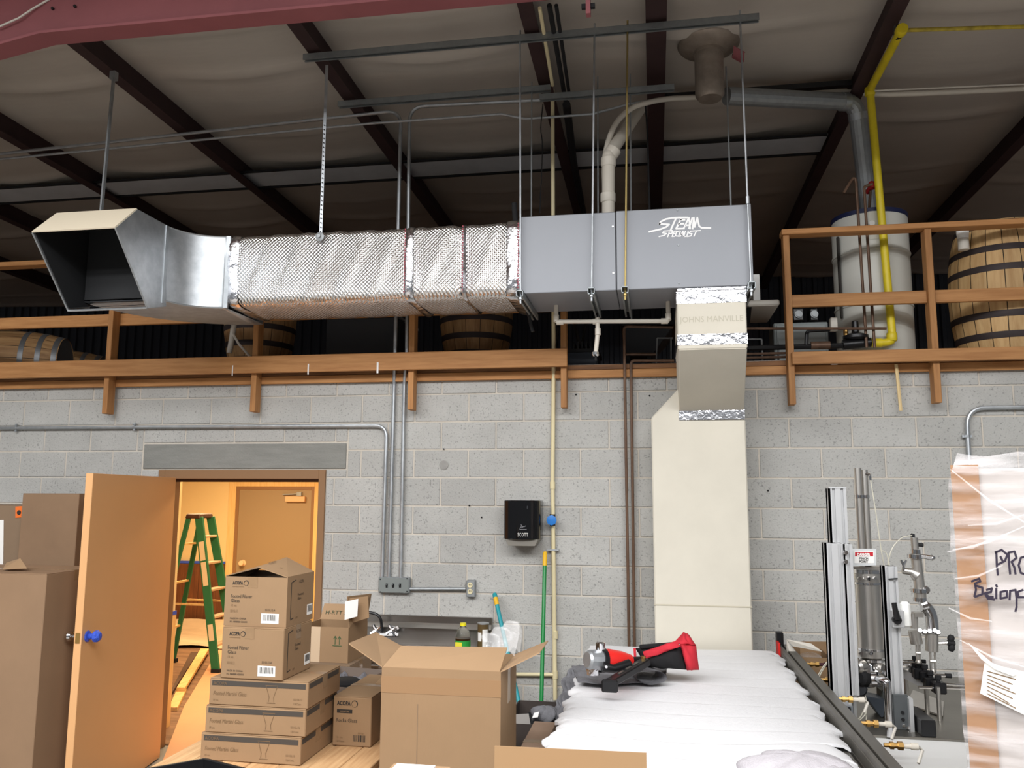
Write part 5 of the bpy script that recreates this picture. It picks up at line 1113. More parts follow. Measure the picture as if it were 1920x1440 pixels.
cloth([[P(1086, 1246, Y=4.95), P(1064, 1262, Y=4.9), P(1056, 1292, Y=4.8), P(1046, 1318, Y=4.7), P(1030, 1336, Y=4.62)], [P(1094, 1254, Y=4.9), P(1074, 1272, Y=4.85), P(1064, 1300, Y=4.75), P(1054, 1328, Y=4.65), P(1040, 1350, Y=4.58)], [P(1110, 1262, Y=4.86), P(1092, 1280, Y=4.80), P(1074, 1306, Y=4.70), P(1060, 1334, Y=4.6), P(1048, 1356, Y=4.54)]], (-.7, -.6, .4), 1.4, 4).build('sleeve', GREYF, t, world=True, ang=80)
def blob(c, r, seed, amp=.18, n=26):
    c = Vector(c)
    return M().grid(lambda u, v: c+Vector((r[0]*math.sin(math.pi*v)*math.cos(2*math.pi*u), r[1]*math.sin(math.pi*v)*math.sin(2*math.pi*u), r[2]*math.cos(math.pi*v)))*(1+amp*math.sin(5*2*math.pi*u/2*2+seed+v*7)*math.sin(math.pi*v)+amp*.5*math.sin(9*2*math.pi*u+v*13+seed)*math.sin(math.pi*v)), n*2, n)
cf = P(1222, 1266, Z=ZF+.045)
M().grid(lambda u, v: cf+Vector((.075*math.cos(2*math.pi*u)*(1-.1*v), -.05+.10*v, .034*math.sin(2*math.pi*u)*(1+.1*math.sin(u*20))))+Vector((-.05*v, .03*v, 0)), 24, 4).build('cuff', GREYF, t, world=True, ang=80)
blob(P(1022, 1340, Y=4.6), (.075, .06, .045), 3, .16).build('cuff_heap', GREYF, t, world=True, ang=80)
q = P(998, 1346, Y=4.52); M().slab(q, q+Vector((.03, 0, .004)), q+Vector((.035, .01, .03)), q+Vector((.008, .01, .022)), (0, .004, 0)).build('care_tag', WLABEL, t, world=True)
t = thing('nail_gun', 'red and black nail gun with silver head lying on grey garment', 'nail gun', P(1160, 1260, Z=1.0))
YN = 4.17
bp0, bp1 = P(1128, 1238, Y=YN), P(1182, 1240, Y=YN+.10)
M().tube([bp0, bp0*.75+bp1*.25, bp0*.3+bp1*.7, bp1], [.052, .055, .046, .032], 18).build('motor_body', RED, t, world=True)
dN = (bp1-bp0).normalized()
M().tube([bp0-dN*.012, bp0+dN*.012], .058, 18).build('rear_ring', BLACK, t, world=True)
M().tube([bp0-dN*.085, bp0-dN*.075, bp0-dN*.012], [.036, .045, .05], 14).build('cylinder_cap', GALV, t, world=True, ang=20)
c = P(1126, 1214, Y=YN); M().lathe(c, [(.022, -.03), (.024, 0), (.024, .022), (.016, .028)], 12).build('exhaust_cap', CHROME, t, world=True)
c = P(1112, 1249, Y=YN-.02); M().lathe(c, [(.03, -.04), (.038, 0), (.032, .04)], 9).build('wrapped_hook', FOILT, t, world=True, ang=20)
M().tube([P(1130, 1250, Y=YN-.05), P(1150, 1254, Y=YN-.04), P(1180, 1245, Y=YN+.02)], [.026, .02, .024], 12).build('handle', BLACK, t, world=True)
M().lathe(P(1137, 1250, Y=YN-.07), [(.008, 0), (.007, .006)], 8, (0, -1, 0)).build('bolt', CHROME, t, world=True)
m0, m1 = P(1143, 1281, Y=YN-.17), P(1212, 1240, Y=YN+.10)
M().bar(m0, m1, .050, .034).build('magazine', BLACK, t, world=True, bevel=.005)
dm_ = (m1-m0)
for k in (.3, .5, .7): M().bar(m0+dm_*(k-.06)+Vector((0, 0, .018)), m0+dm_*(k+.06)+Vector((0, 0, .018)), .012, .006).build('magazine_slot', DALU, t, world=True)
M().bar(m0-dm_.normalized()*.012+Vector((-.03, 0, -.008)), m0-dm_.normalized()*.012+Vector((.045, 0, -.008)), .03, .055).build('magazine_end', BLACK, t, world=True, bevel=.006)
M().tube([P(1180, 1241, Y=YN+.10), P(1208, 1236, Y=YN+.16)], [.024, .014], 10).build('nose', BLACK, t, world=True); M().lathe(P(1206, 1236, Y=YN+.09), [(.012, -.012), (.012, .014)], 8).build('depth_wheel', BRASS, t, world=True)
YK = 4.42; zb_ = ZF+.012
t = thing('tool_bag', 'red and black fabric tool bag standing on the foam sheet', 'bag', P(1280, 1256, Y=YK))
def puff(c, th, sag=.0):
    a, b, cc, d = [Vector(x) for x in c]
    def side(sg):
        def fn(u, v):
            p = (a*(1-u)+b*u)*(1-v)+(d*(1-u)+cc*u)*v
            k = (16*u*(1-u)*v*(1-v))**.35
            return p+Vector((0, sg*th*k, 0))+Vector((0, .0, .006*math.sin(u*11+v*7)*k))
        return fn
    return M().grid(side(-1), 14, 14).grid(side(1), 14, 14)
K = lambda x, y, dy=0: P(x, y, Y=YK+dy)
puff((K(1212, 1250), K(1289, 1256), K(1276, 1209), K(1191, 1215)), .07).build('black_panel', BLKF, t, world=True, ang=80)
puff((K(1288, 1257, -.005), K(1311, 1256, .03), K(1305, 1208, .04), K(1274, 1206, -.005)), .06).build('red_panel', REDF, t, world=True, ang=80)
puff((K(1262, 1206), K(1305, 1210, .03), K(1292, 1190, .06), K(1282, 1185, .06)), .05).build('red_top', REDF, t, world=True, ang=80)
puff((K(1210, 1236, -.07), K(1276, 1212, -.06), K(1268, 1201, -.05), K(1205, 1222, -.06)), .018).build('red_strap', REDF, t, world=True, ang=80)
M().bar(K(1190, 1215, -.04), K(1191, 1234, -.05), .012, .03, (0, 1, 0)).build('red_edge', REDF, t, world=True)
M().bar(K(1199, 1213, -.03), K(1262, 1208, -.02), .03, .02).build('black_hem', BLKF, t, world=True, bevel=.006)
# grey fleece near the camera
c = P(1500, 1452, Z=ZF+.03)
t = thing('grey_fleece', 'light grey fleece heap on the foam at the bottom edge', 'garment', (c.x, c.y, ZF))
blob(Vector((c.x, c.y, ZF+.035)), (.19, .12, .062), 2, .10).build('heap', GREYL, t, world=True, ang=80)
blob(Vector((c.x+.10, c.y-.08, ZF+.03)), (.14, .10, .05), 5, .12).build('fold', GREYL, t, world=True, ang=80)
q = P(1553, 1437, Z=ZF+.07); M().lathe(q, [(.022, 0), (.022, .006), (.012, .008)], 14, (0, -.5, 1)).build('button', RUBBER, t, world=True)

# ------------------------------------------------------------------ bottling machine on a white bench
ZM = .80
t = thing('white_bench', 'bench with bright white top at the right, carrying the filling machine', 'bench', (1.6, 4.2, 0))
M().box(.86, 2.6, 3.62, 5.75, ZM-.04, ZM).build('bench_top', WHITE, t, world=True, bevel=.004)
for x in (.92, 2.5):
    for y in (3.72, 5.65): M().box(x-.03, x+.03, y-.03, y+.03, 0, ZM-.04).build('leg', STEEL, t, world=True)
yp0 = P(1650, 1384, Z=ZM).y
t = thing('filling_machine', 'steel filling machine with posts, cylinder and valves on grey base plate', 'machine', (1.1, 4.55, ZM))
Bd = lambda mm, nm_, m_, **k: mm.build(nm_, m_, t, world=True, **k)
zb = ZM+.012
Bd(M().box(.88, 2.4, yp0, 5.68, ZM+.001, zb), 'base_plate', mat('plate_steel', (142, 138, 130), .35, .9, var=(4, .08)), bevel=.002)
def extrusion(nm_, x0, x1, y0, y1, z0, z1, slots=3):
    m_ = M(); n = slots; w_ = (x1-x0)/n
    m_.box(x0+.003, x1-.003, y0+.011, y1-.006, z0, z1)
    for k in range(n):
        xa = x0+k*w_; m_.box(xa, xa+w_*.34, y0, y1, z0, z1).box(xa+w_*.66, xa+w_, y0, y1, z0, z1)
    m_.box(x0, x0+.006, y0, y0+(y1-y0)*.36, z0, z1).box(x0, x0+.006, y0+(y1-y0)*.64, y1, z0, z1)
    return Bd(m_, nm_, ALU, smooth=False)
YE = 4.60
A = lambda px, py, Y=YE: P(px, py, Y=Y)
yE = P(1578, 1354, Z=zb).y
zt1 = A(1572, 1019, yE).z; x0, x1 = A(1551, 1100, yE).x, A(1586, 1100, yE).x
extrusion('aluminium_post', x0, x1, yE, yE+.09, zb, zt1, 2)
xa, xb = A(1584, 1100, yE-.005).x, A(1601, 1100, yE-.005).x
zlow = A(1602, 1303, yE).z
extrusion('sliding_post', xa+.002, xb, yE-.012, yE+.05, zlow, zt1-.002, 1)
xa2, xb2 = A(1556, 960, yE+.1).x, A(1588, 960, yE+.1).x
extrusion('rear_post', xa2, xb2, yE+.095, yE+.185, zb, A(1570, 916, yE+.1).z, 2)
Bd(M().box(xa2-.002, xb2+.002, yE+.093, yE+.187, A(1570, 916, yE+.1).z, A(1570, 916, yE+.1).z+.008), 'post_cap', ALU)
for py in (1036, 1053): 
    q = A(1585, py, yE-.012); Bd(M().lathe(q, [(.012, 0), (.012, .01), (.008, .01), (.008, .02)], 8, (0, -1, 0)), 'bolt', CHROME)
Bd(M().box(A(1584, 1355, yE-.02).x, A(1601, 1350, yE-.02).x, yE-.02, yE-.012, zb, A(1590, 1322, yE).z), 'foot_bracket', mat('bracket_grey', (120, 124, 128), .5, .3), bevel=.002)
for py in (1329, 1338): Bd(M().lathe(A(1592, py, yE-.02), [(.009, 0), (.009, .004)], 8, (0, -1, 0)), 'bolt', RUBBER)
# right post with its foot
yG = P(1684, 1366, Z=zb).y
x2, x3 = A(1664, 1200, yG).x, A(1690, 1200, yG).x
extrusion('aluminium_post', x2, x3, yG, yG+.07, zb, A(1670, 1062, yG).z, 2)
gx0, gx1 = A(1678, 1350, yG-.03).x, A(1707, 1370, yG-.03).x
Bd(M().prism([(gx0, yG-.022, zb), (gx1+.015, yG-.022, zb), (gx1, yG-.022, zb+.16), (gx0, yG-.022, zb+.16)], (0, .02, 0)), 'foot_bracket', mat('bracket_dark', (96, 100, 102), .5, .4), bevel=.002)
Bd(M().box(gx1-.004, gx1+.014, yG-.05, yG+.02, zb, zb+.15), 'foot_rib', ALU)
for py, px in ((1336, 1692), (1349, 1693), (1360, 1694), (1364, 1702)): Bd(M().lathe(A(px, py, yG-.022), [(.008, 0), (.008, .006)], 8, (0, -1, 0)), 'bolt', RUBBER if py < 1355 else CHROME)
# filler cylinder
YC_ = YE+.06; cxl, cxr = A(1606, 1150, YC_).x, A(1654, 1150, YC_).x; cc = (cxl+cxr)/2; cr = (cxr-cxl)/2
zc0, zc1 = A(1630, 1226, YC_).z, A(1630, 1070, YC_).z
Bd(M().lathe((cc, YC_, zc0), [(cr, 0), (cr, zc1-zc0)], 32), 'cylinder', STEEL)
for py, h_, k in ((1071, .018, 1.06), (1080, .03, 1.12), (1093, .010, 1.08), (1216, .010, 1.08), (1224, .032, 1.14), (1236, .012, 1.06)):
    z = A(1630, py, YC_).z; Bd(M().lathe((cc, YC_, z-h_/2), [(cr*k, 0), (cr*k, h_)], 32), 'clamp_ring', CHROME if k < 1.1 else STEEL)
for px, py in ((1611, 1085), (1629, 1085), (1640, 1085), (1614, 1224), (1632, 1224)): Bd(M().lathe(A(px, py, YC_-cr*1.12), [(.012, 0), (.010, .016)], 8, (0, -1, 0)), 'clamp_bolt', CHROME)
z_ = A(1630, 1066, YC_).z
Bd(M().box(cxl-.03, x3+.03, YC_-.05, YC_+.07, z_, z_+.012), 'top_plate', STEEL, bevel=.002)
Bd(M().tube([(cc, YC_, z_+.01), (cc, YC_, z_+.06)], .022, 14), 'shaft', RUBBER)
for k, px in enumerate((1616, 1628)):
    a_, b_ = A(px, 1058, YC_+.02*k), A(px-8, 878+3*k, YC_+.02*k)
    Bd(M().tube([Vector((b_.x, a_.y, a_.z-.02)), Vector((b_.x, a_.y, b_.z))], .0185, 14), 'lift_rod', STEEL)
    Bd(M().lathe((b_.x, a_.y, A(px, 931, YC_).z), [(.022, -.008), (.022, .008)], 12), 'rod_collar', CHROME)
q = A(1631, 890, YC_); Bd(M().tube(fillet([A(1622, 888, YC_), q, A(1632, 900, YC_)], .01, 3), .007, 8), 'air_fitting', CHROME)
def line(pts, nm_='air_tube', m_=mat('air_tube_clear', (196, 192, 176), .3), r=.003): Bd(M().tube(smoothp(pts, 6), r, 6), nm_, m_)
line([A(1632, 898, YC_), A(1642, 960, YC_-.02), A(1652, 1030, YC_-.03), A(1659, 1066, YC_-.03)])
line([A(1650, 1031, YC_), A(1662, 1038, YC_), A(1668, 1062, YC_)]); line([A(1664, 1062, YC_), A(1672, 1030, YC_), A(1690, 1009, YC_), A(1710, 1004, YC_)])
# danger sign
YS = YE-.04
sq = [A(*p, YS) for p in ((1598, 1062), (1643, 1060), (1643, 1029), (1598, 1029))]
Bd(M().slab(*sq, (0, .004, 0)), 'sign_plate', mat('sign_plate_grey', (196, 198, 198), .5), smooth=False)
f = lambda px, py: A(px, py, YS)
Bd(M().slab(f(1602, 1056), f(1639, 1056), f(1638, 1034), f(1602, 1034), (0, -.001, 0)), 'sign_face', WLABEL, smooth=False)
Bd(M().slab(f(1603, 1043), f(1637, 1043), f(1637, 1035), f(1603, 1035), (0, -.0018, 0)), 'sign_header', mat('danger_red', (184, 30, 44), .5), smooth=False)
wS = (f(1637, 1040)-f(1603, 1040)).x
text(t, 'DANGER', .020, f(1607, 1042.2)+Vector((0, -.0022, 0)), (1, 0, 0), (0, 0, 1), WLABEL, width=wS*.72, bold=.001, world=True)
text(t, 'PINCH', .016, f(1611, 1049)+Vector((0, -.001, 0)), (1, 0, 0), (0, 0, 1), INK, width=wS*.48, world=True, bold=.0005)
text(t, 'POINT', .016, f(1611, 1054.8)+Vector((0, -.001, 0)), (1, 0, 0), (0, 0, 1), INK, width=wS*.48, world=True, bold=.0005)
# pump body below the cylinder
Bd(M().lathe((cc, YC_, A(1630, 1262, YC_).z), [(cr*.5, 0), (cr*.55, .05), (cr*.8, .08), (cr*1.0, .09)], 24), 'pump_neck', STEEL)
for k, (px, py, r_, m_) in enumerate(((1612, 1250, .035, STEEL), (1628, 1256, .03, CHROME), (1645, 1252, .032, STEEL), (1618, 1272, .04, RUBBER), (1610, 1290, .038, BOILER), (1640, 1262, .035, CHROME), (1650, 1276, .030, STEEL), (1632, 1276, .036, CHROME))):
    q = A(px, py, YE-.02+.02*(k % 3)); Bd(M().lathe(q, [(r_*.7, -r_), (r_, -r_*.6), (r_, r_*.6), (r_*.7, r_)], 14, ((k % 3)-1, -1, .3*(k % 2))), 'valve_housing', m_)
Bd(M().prism([A(1622, 1305, YE-.03), A(1660, 1312, YE-.03), A(1658, 1345, YE-.03), A(1652, 1346, YE-.03), A(1640, 1330, YE-.03)], (0, .12, 0)), 'motor_plate', mat('motor_blue_grey', (66, 72, 80), .45, .3), bevel=.004)
Bd(M().box(A(1655, 1300).x, A(1676, 1300).x, YE, YE+.14, zb, A(1665, 1290).z), 'motor', mat('motor_olive', (86, 88, 84), .5, .4), bevel=.02)
yO = P(1666, 1381, Z=zb).y
Bd(M().tube(fillet([A(1640, 1272, yO+.10), A(1655, 1276, yO+.02), Vector((A(1666, 1340, yO).x, yO, A(1660, 1276, yO).z)), Vector((A(1666, 1340, yO).x, yO, zb))], .045, 5), .0165, 14), 'outlet_pipe', CHROME)
Bd(M().lathe(A(1641, 1273, yO+.10), [(.034, -.012), (.034, .012)], 16, (1, -.4, .1)), 'pipe_clamp', CHROME)
for px, py in ((1683, 1276), (1660, 1262), (1605, 1275)): Bd(M().lathe(A(px, py, YE-.05), [(.014, -.012), (.02, 0), (.014, .012)], 10, (.4, -1, 0)), 'wing_nut', CHROME)
# clamp block, handle, white roller
yW = yG-.02
Bd(M().box(A(1672, 1160, yW).x, A(1694, 1160, yW).x, yW-.02, yW+.04, A(1680, 1176, yW).z, A(1680, 1144, yW).z), 'slide_block', ALU, bevel=.003)
Bd(M().tube([A(1676, 1130, yW-.04), A(1679, 1145, yW-.04), A(1683, 1161, yW-.035)], [.012, .013, .016], 10).lathe(A(1683, 1163, yW-.04), [(.02, 0), (.02, .03)], 12, (0, 1, 0)), 'clamp_lever', BLACK)
Bd(M().lathe(A(1682, 1168, yW-.025), [(.008, 0), (.008, .006)], 8, (0, -1, 0)), 'bolt', RUBBER)
yw = yW+.03; Bd(M().box(A(1688, 1150, yw).x, A(1709, 1150, yw).x, yw, yw+.05, A(1700, 1178, yw).z, A(1700, 1129, yw).z), 'nylon_block', mat('nylon_white', (236, 236, 232), .4), bevel=.012)
Bd(M().tube([A(1655, 1085, YE-.05), A(1668, 1086, yG-.01), A(1683, 1085, yG-.012)], .004, 6), 'cable_tie', RUBBER)
# valve column at the right
YV = 4.72
V = lambda px, py, dy=0: P(px, py, Y=YV+dy)
Bd(M().tube([V(1714, 1008), V(1716, 1030)], .019, 12), 'sensor', STEEL); Bd(M().tube([V(1708, 1003), V(1714, 1005)], .010, 8), 'sensor_plug', RUBBER); Bd(M().tube([V(1720, 1021), V(1731, 1022)], .010, 8), 'sensor_plug', RUBBER)
Bd(M().tube([V(1713, 1004), V(1713.5, 1009)], .008, 8), 'sensor_stem', CHROME)
Bd(M().tube([V(1717, 1038), V(1725, 1108)], .027, 18), 'valve_tube', STEEL)
for p, r_ in (((1717, 1034), .024), ((1717, 1043), .042), ((1723, 1107), .040), ((1725, 1124), .034)): Bd(M().lathe(V(*p), [(r_, -.010), (r_, .010)], 18), 'clamp_ring', CHROME)
Bd(M().tube([V(1727, 1043, -.03), V(1748, 1046, -.03)], [.010, .012], 8), 'clamp_handle', CHROME); Bd(M().lathe(V(1748, 1046, -.03), [(.006, -.014), (.015, 0), (.006, .014)], 10, (1, 0, 0)), 'clamp_handle', CHROME)
Bd(M().lathe(V(1737, 1106, -.02), [(.016, -.006), (.02, 0), (.016, .006)], 12, (0, -1, .2)), 'wing_nut', CHROME)
Bd(M().tube([V(1692, 1070), V(1708, 1072), V(1718, 1078)], [.016, .02, .034], 14), 'side_arm', STEEL)
for p, q in (((1694, 1062), (1689, 1050)), ((1694, 1062), (1699, 1050)), ((1694, 1070), (1694, 1060))): Bd(M().tube([V(*p, -.03), V(*q, -.03)], .0075, 8), 'wing_nut', CHROME)
Bd(M().tube([V(1725, 1106), V(1726, 1128)], .030, 16), 'valve_neck', STEEL)
Bd(M().tube(smoothp([V(1728, 1136), V(1738, 1140), V(1746, 1155), V(1749, 1186)], 6), .031, 18), 'elbow_tube', CHROME)
Bd(M().lathe(V(1732, 1135), [(.036, -.014), (.036, .014)], 16, (1, 0, .4)), 'clamp_ring', CHROME)
for (a_, b_, c_, r_) in (((1713, 1150), (1714, 1178), .02, 0), ((1714, 1182), (1719, 1207), .030, 0), ((1747, 1188), (1747, 1221), .032, 1)): Bd(M().tube([V(*a_), V(*b_)], c_, 16), 'nozzle_body', STEEL)
for p in ((1724, 1183), (1733, 1185), (1742, 1184), (1752, 1183), (1758, 1186)): Bd(M().lathe(V(*p, -.025), [(.012, -.01), (.014, .0), (.010, .012)], 8, (0, -1, .4)), 'clamp_bolt', CHROME)
Bd(M().box(V(1712, 1146).x, V(1728, 1146).x, YV-.03, YV+.03, V(1720, 1156).z, V(1720, 1148).z), 'bracket', STEEL)
for x0_, x1_, y0_, y1_ in ((1718, 1724, 1208, 1241), (1744, 1753, 1222, 1258)):
    Bd(M().tube([V(x0_, y0_), V(x0_+2, y1_)], .006, 8).tube([V(x1_, y0_), V(x1_+1, y1_)], .006, 8).tube([V(x0_, (y0_+y1_)/2), V(x1_+1, (y0_+y1_)/2)], .009, 8), 'nozzle_tube', STEEL)
    Bd(M().lathe(V((x0_+x1_)/2+1, y1_), [(.014, -.008), (.016, 0), (.010, .01)], 10), 'nozzle_tip', STEEL)
Bd(M().tube([V(1758, 1206), V(1776, 1205)], .010, 10), 'needle_valve', CHROME)
for q in ((1783, 1197), (1784, 1215)): Bd(M().lathe(V(*q), [(.010, -.018), (.018, -.006), (.018, .006), (.010, .018)], 8, (.3, 0, 1)), 'valve_knob', RUBBER)
Bd(M().tube([V(1776, 1205), V(1790, 1207)], .014, 8), 'valve_knob', RUBBER)
# bottle guide: rods and black clamps
G = lambda px, py, Y: P(px, py, Y=Y)
for k, (a_, b_, r_) in enumerate((((1690, 1240), (1728, 1240), .008), ((1690, 1247), (1718, 1247), .018), ((1724, 1265), (1776, 1267), .009), ((1760, 1282), (1812, 1285), .007), ((1722, 1289), (1820, 1291), .008))):
    Bd(M().tube([G(*a_, 4.85-.06*k), G(*b_, 4.85-.06*k)], r_, 10), 'guide_rod', CHROME)
    if k in (0, 2): Bd(M().lathe(G(*b_, 4.85-.06*k), [(r_*1.3, -.01), (r_*1.3, .02)], 10, (1, 0, 0)), 'rod_cap', RUBBER)
for px, py, Y in ((1717, 1252, 4.8), (1723, 1262, 4.76), (1735, 1268, 4.73), (1745, 1280, 4.68), (1760, 1289, 4.62)):
    q = G(px, py, Y); Bd(M().box(q.x-.03, q.x+.03, Y-.03, Y+.03, q.z-.028, q.z+.028), 'clamp_block', BLACK, bevel=.006)
    Bd(M().lathe(q+Vector((0, 0, .028)), [(.010, 0), (.010, .01), (.016, .012), (.016, .03)], 10), 'clamp_knob', RUBBER)
Bd(M().bar(G(1693, 1262, 4.84), G(1736, 1284, 4.74), .012, .045, (0, 0, 1)), 'guide_bar', ALU)
for a_ in ((1738, 1314, 4.70), (1761, 1328, 4.58), (1700, 1300, 4.85)):
    q = G(*a_); Bd(M().tube([(q.x, q.y, zb), (q.x, q.y, zb+.16)], .011, 10), 'guide_leg', STEEL)
Bd(M().slab(P(1700, 1322, Z=zb+.004), P(1768, 1345, Z=zb+.004), P(1770, 1318, Z=zb+.004), P(1712, 1296, Z=zb+.004), (0, 0, .008)), 'guide_plate', STEEL)
q0, q1 = P(1729, 1382, Z=zb), P(1755, 1382, Z=zb)
Bd(M().box(q0.x, q1.x, q0.y, q0.y+.26, zb, zb+.075), 'black_block', BLACK, bevel=.004)
q = P(1739, 1352, Y=q0.y+.10); Bd(M().lathe(q-Vector((0, 0, .03)), [(.008, 0), (.008, .03), (.022, .032), (.022, .042)], 10), 'thumb_screw', mat('ivory_knob', (220, 212, 180), .4))
for k, (ya, yb) in enumerate(((1304, 1352), (1320, 1356), (1334, 1360))): line([A(1622, ya, YE-.06), A(1624, ya+16, YE-.08), A(1612, yb-6, YE-.10), A(1597, yb, YE-.10)])
line([A(1597, 1356, YE-.11), A(1622, 1366, YE-.12), A(1648, 1364, YE-.12), A(1661, 1355, YE-.1)])
line([A(1533, 1268, YE+.1), A(1545, 1248, YE+.1), A(1556, 1236, YE+.1)]); line([A(1534, 1300, YE), A(1536, 1270, YE+.05), A(1553, 1240, YE+.1)])
# brass fittings along the rail
for k, (px, py, Y) in enumerate(((1487, 1244, 5.0), (1512, 1273, 4.6), (1544, 1309, 4.2), (1582, 1354, 3.75), (1622, 1395, 3.40))):
    q = P(px, py, Y=Y); q.x = .83
    t2 = thing('brass_fitting', ('farthest', 'second farthest', 'middle', 'fourth', 'nearest')[k]+' brass hose fitting along the dark rail, counted from the wall', 'hose fitting', q, group='brass fittings on the dark rail')
    m_ = M().lathe((0, 0, 0), [(.008, -.008), (.008, .012), (.014, .012), (.014, .026), (.010, .026), (.010, .04), (.016, .04), (.016, .058), (.008, .06)], 6, (1, 0, 0)).build('brass_body', BRASS, t2, smooth=False)
    M().lathe((0, 0, 0), [(.009, .058), (.009, .085), (.013, .086), (.013, .11)], 12, (1, 0, 0)).build('hose_end', PVC if k != 0 else mat('hose_maroon', (70, 30, 40), .5), t2)
    M().tube([(.11, 0, 0), (.125, 0, -.012), (.10, -.03, -.05)], .006, 8).build('hose', OFFW, t2)
# carton with white papers behind the machine
yP = 5.26; a, b = P(1482, 1240, Y=yP), P(1560, 1240, Y=yP)
t, W, Dp, H = carton('carton with pale sheets standing in it, behind the machine by the wall', a.x, b.x, yP, yP+.36, zb+.001, P(1500, 1232, Y=yP).z, CARD, R(0), top=False)
M().slab(P(1475, 1200, Y=yP+.1), P(1514, 1249, Y=yP+.01), P(1486, 1252, Y=yP+.01), P(1474, 1250, Y=yP+.1), (.002, .004, 0)).build('pale_sheet', OFFW, t, world=True, smooth=False)
M().slab(P(1475, 1200, Y=yP+.1), P(1521, 1208, Y=yP+.04), P(1541, 1222, Y=yP+.0), P(1488, 1212, Y=yP+.0), (0, .0, .004)).build('pale_sheet', OFFW, t, world=True, smooth=False)
M().slab(P(1500, 1203, Y=yP+.3), P(1560, 1203, Y=yP+.3), P(1560, 1240, Y=yP+.3), P(1500, 1240, Y=yP+.3), (0, .004, 0)).build('rear_flap', CARD, t, world=True, smooth=False)
blob(P(1520, 1236, Y=yP+.1), (.07, .05, .04), 3, .15, 10).build('crumpled_plastic', BAG, t, world=True)
# ------------------------------------------------------------------ crate wrapped in film
yX = 2.55; c0_ = P(1798, 1100, Y=yX); zC = P(1800, 872, Y=yX).z
RZ = R(-19.5); t = thing('wrapped_crate', 'tall crate wrapped in clear film with black marker writing', 'crate', (c0_.x, yX, 0), RZ)
IW = wm(t).inverted(); eL = IW @ EYE
def Q(px, py, y=0.0):
    """the point of the crate's own front plane (local y) seen at a pixel, in the crate's local frame"""
    d = IW.to_3x3() @ ray(px, py); return eL + d*((y-eL.y)/d.y)
WX, DX = 1.1, .78
M().box(.012, WX, .012, DX, .12, zC-.01).build('crate_body', mat('greyish_card', (180, 173, 169), .7, var=(2, .04)), t, bevel=.006)
M().box(-.002, .068, .002, .010, .12, zC).build('corner_board', mat('corner_tan', (150, 112, 80), .7, var=(3, .1)), t)
M().box(.002, .010, .010, .075, .12, zC).build('corner_board', mat('corner_tan2', (156, 118, 86), .7, var=(3, .1)), t)
M().box(0, WX+.01, 0, DX+.02, 0, .12).build('pallet_base', PALLET, t)
def film_fn(u, v):
    z = .05+(zC+.03-.05)*v; s_ = u*3.0
    pt_ = Vector((-.012, DX+.01-(DX+.02)*s_, z)) if s_ < 1 else (Vector((-.012+(WX+.025)*(s_-1), -.010, z)) if s_ < 2 else Vector((WX+.013, -.010+(DX+.02)*(s_-2), z)))
    k = .004*math.sin(z*17+s_*3)+.003*math.sin(z*41-s_*7); top = max(0, (v-.965)/.035)
    return pt_+Vector((-.6*k if s_ < 1.02 else 0, -abs(k), 0))+Vector((.03*top if s_ < 1.3 else -.02*top, .03*top, .006*math.sin(s_*40)*top))
M().grid(film_fn, 90, 120).build('stretch_film', FILM, t, ang=80)
FFOLD = mat('film_fold', (250, 244, 244), .2, alpha=.16)
for k, (a_, b_) in enumerate((((1776, 1035), (1925, 985)), ((1779, 1140), (1860, 1165)), ((1782, 880), (1930, 985)), ((1786, 1030), (1860, 1010)), ((1815, 985), (1920, 965)), ((1800, 1200), (1920, 1250)), ((1790, 1085), (1880, 1060)))):
    A_, B_ = Q(*a_, -.026), Q(*b_, -.026); C_ = (A_+B_)/2+Vector((0, 0, -.01)); M().tube([A_, C_, B_], [.0015, .0035, .0015], 6).build('film_rope', FFOLD, t)
MK = mat('black_marker', (34, 26, 44), .6)
to = lambda v: Q(v.x, v.y, -.0185)
wr = [[(1868, 1034), (1869, 1060), (1871, 1078)], [(1866, 1036), (1878, 1031), (1889, 1040), (1884, 1052), (1872, 1058)], [(1876, 1044), (1880, 1052)], [(1891, 1036), (1892, 1058), (1894, 1076)], [(1891, 1036), (1902, 1034), (1906, 1046), (1896, 1054)], [(1897, 1054), (1902, 1064), (1904, 1076)], [(1926, 1042), (1914, 1046), (1910, 1060), (1914, 1074), (1924, 1078)],
      [(1822, 1090), (1836, 1085), (1838, 1090), (1828, 1094)], [(1828, 1094), (1830, 1106), (1827, 1118)], [(1830, 1098), (1842, 1102), (1842, 1114), (1828, 1119)], [(1850, 1106), (1860, 1103), (1858, 1110), (1848, 1112), (1854, 1120), (1862, 1119)], [(1846, 1112), (1852, 1122), (1864, 1124)], [(1868, 1104), (1868, 1122)], [(1868, 1097), (1869, 1100)], [(1886, 1108), (1876, 1110), (1876, 1122), (1888, 1120), (1888, 1108)], [(1893, 1124), (1894, 1108), (1904, 1106), (1906, 1122), (1906, 1138), (1904, 1146)], [(1918, 1106), (1908, 1110), (1910, 1120), (1920, 1120)]]
for part_ in (wr[:7], wr[7:]): strokes(part_, 4.2, to, (0, -1, 0)).build('marker_writing', MK, t, smooth=False)
q = [Q(*p, -.022) for p in ((1838, 1300), (1930, 1345), (1930, 1262), (1846, 1242))]
M().slab(*q, (0, .001, 0)).build('packing_slip', WLABEL, t, smooth=False)
mm = M()
for k in range(7):
    a_, b_ = Q(1850, 1258+k*7, -.0235), Q(1905-6*(k % 3), 1274+k*9, -.0235); mm.bar(a_, b_, .001, .0022, (0, 0, 1))
tag(mm.build('slip_print', INKL, t, smooth=False), kind='stuff')
q = [Q(*p, -.03) for p in ((1815, 1205), (1860, 1243), (1908, 1262), (1900, 1268), (1866, 1255), (1840, 1236))]
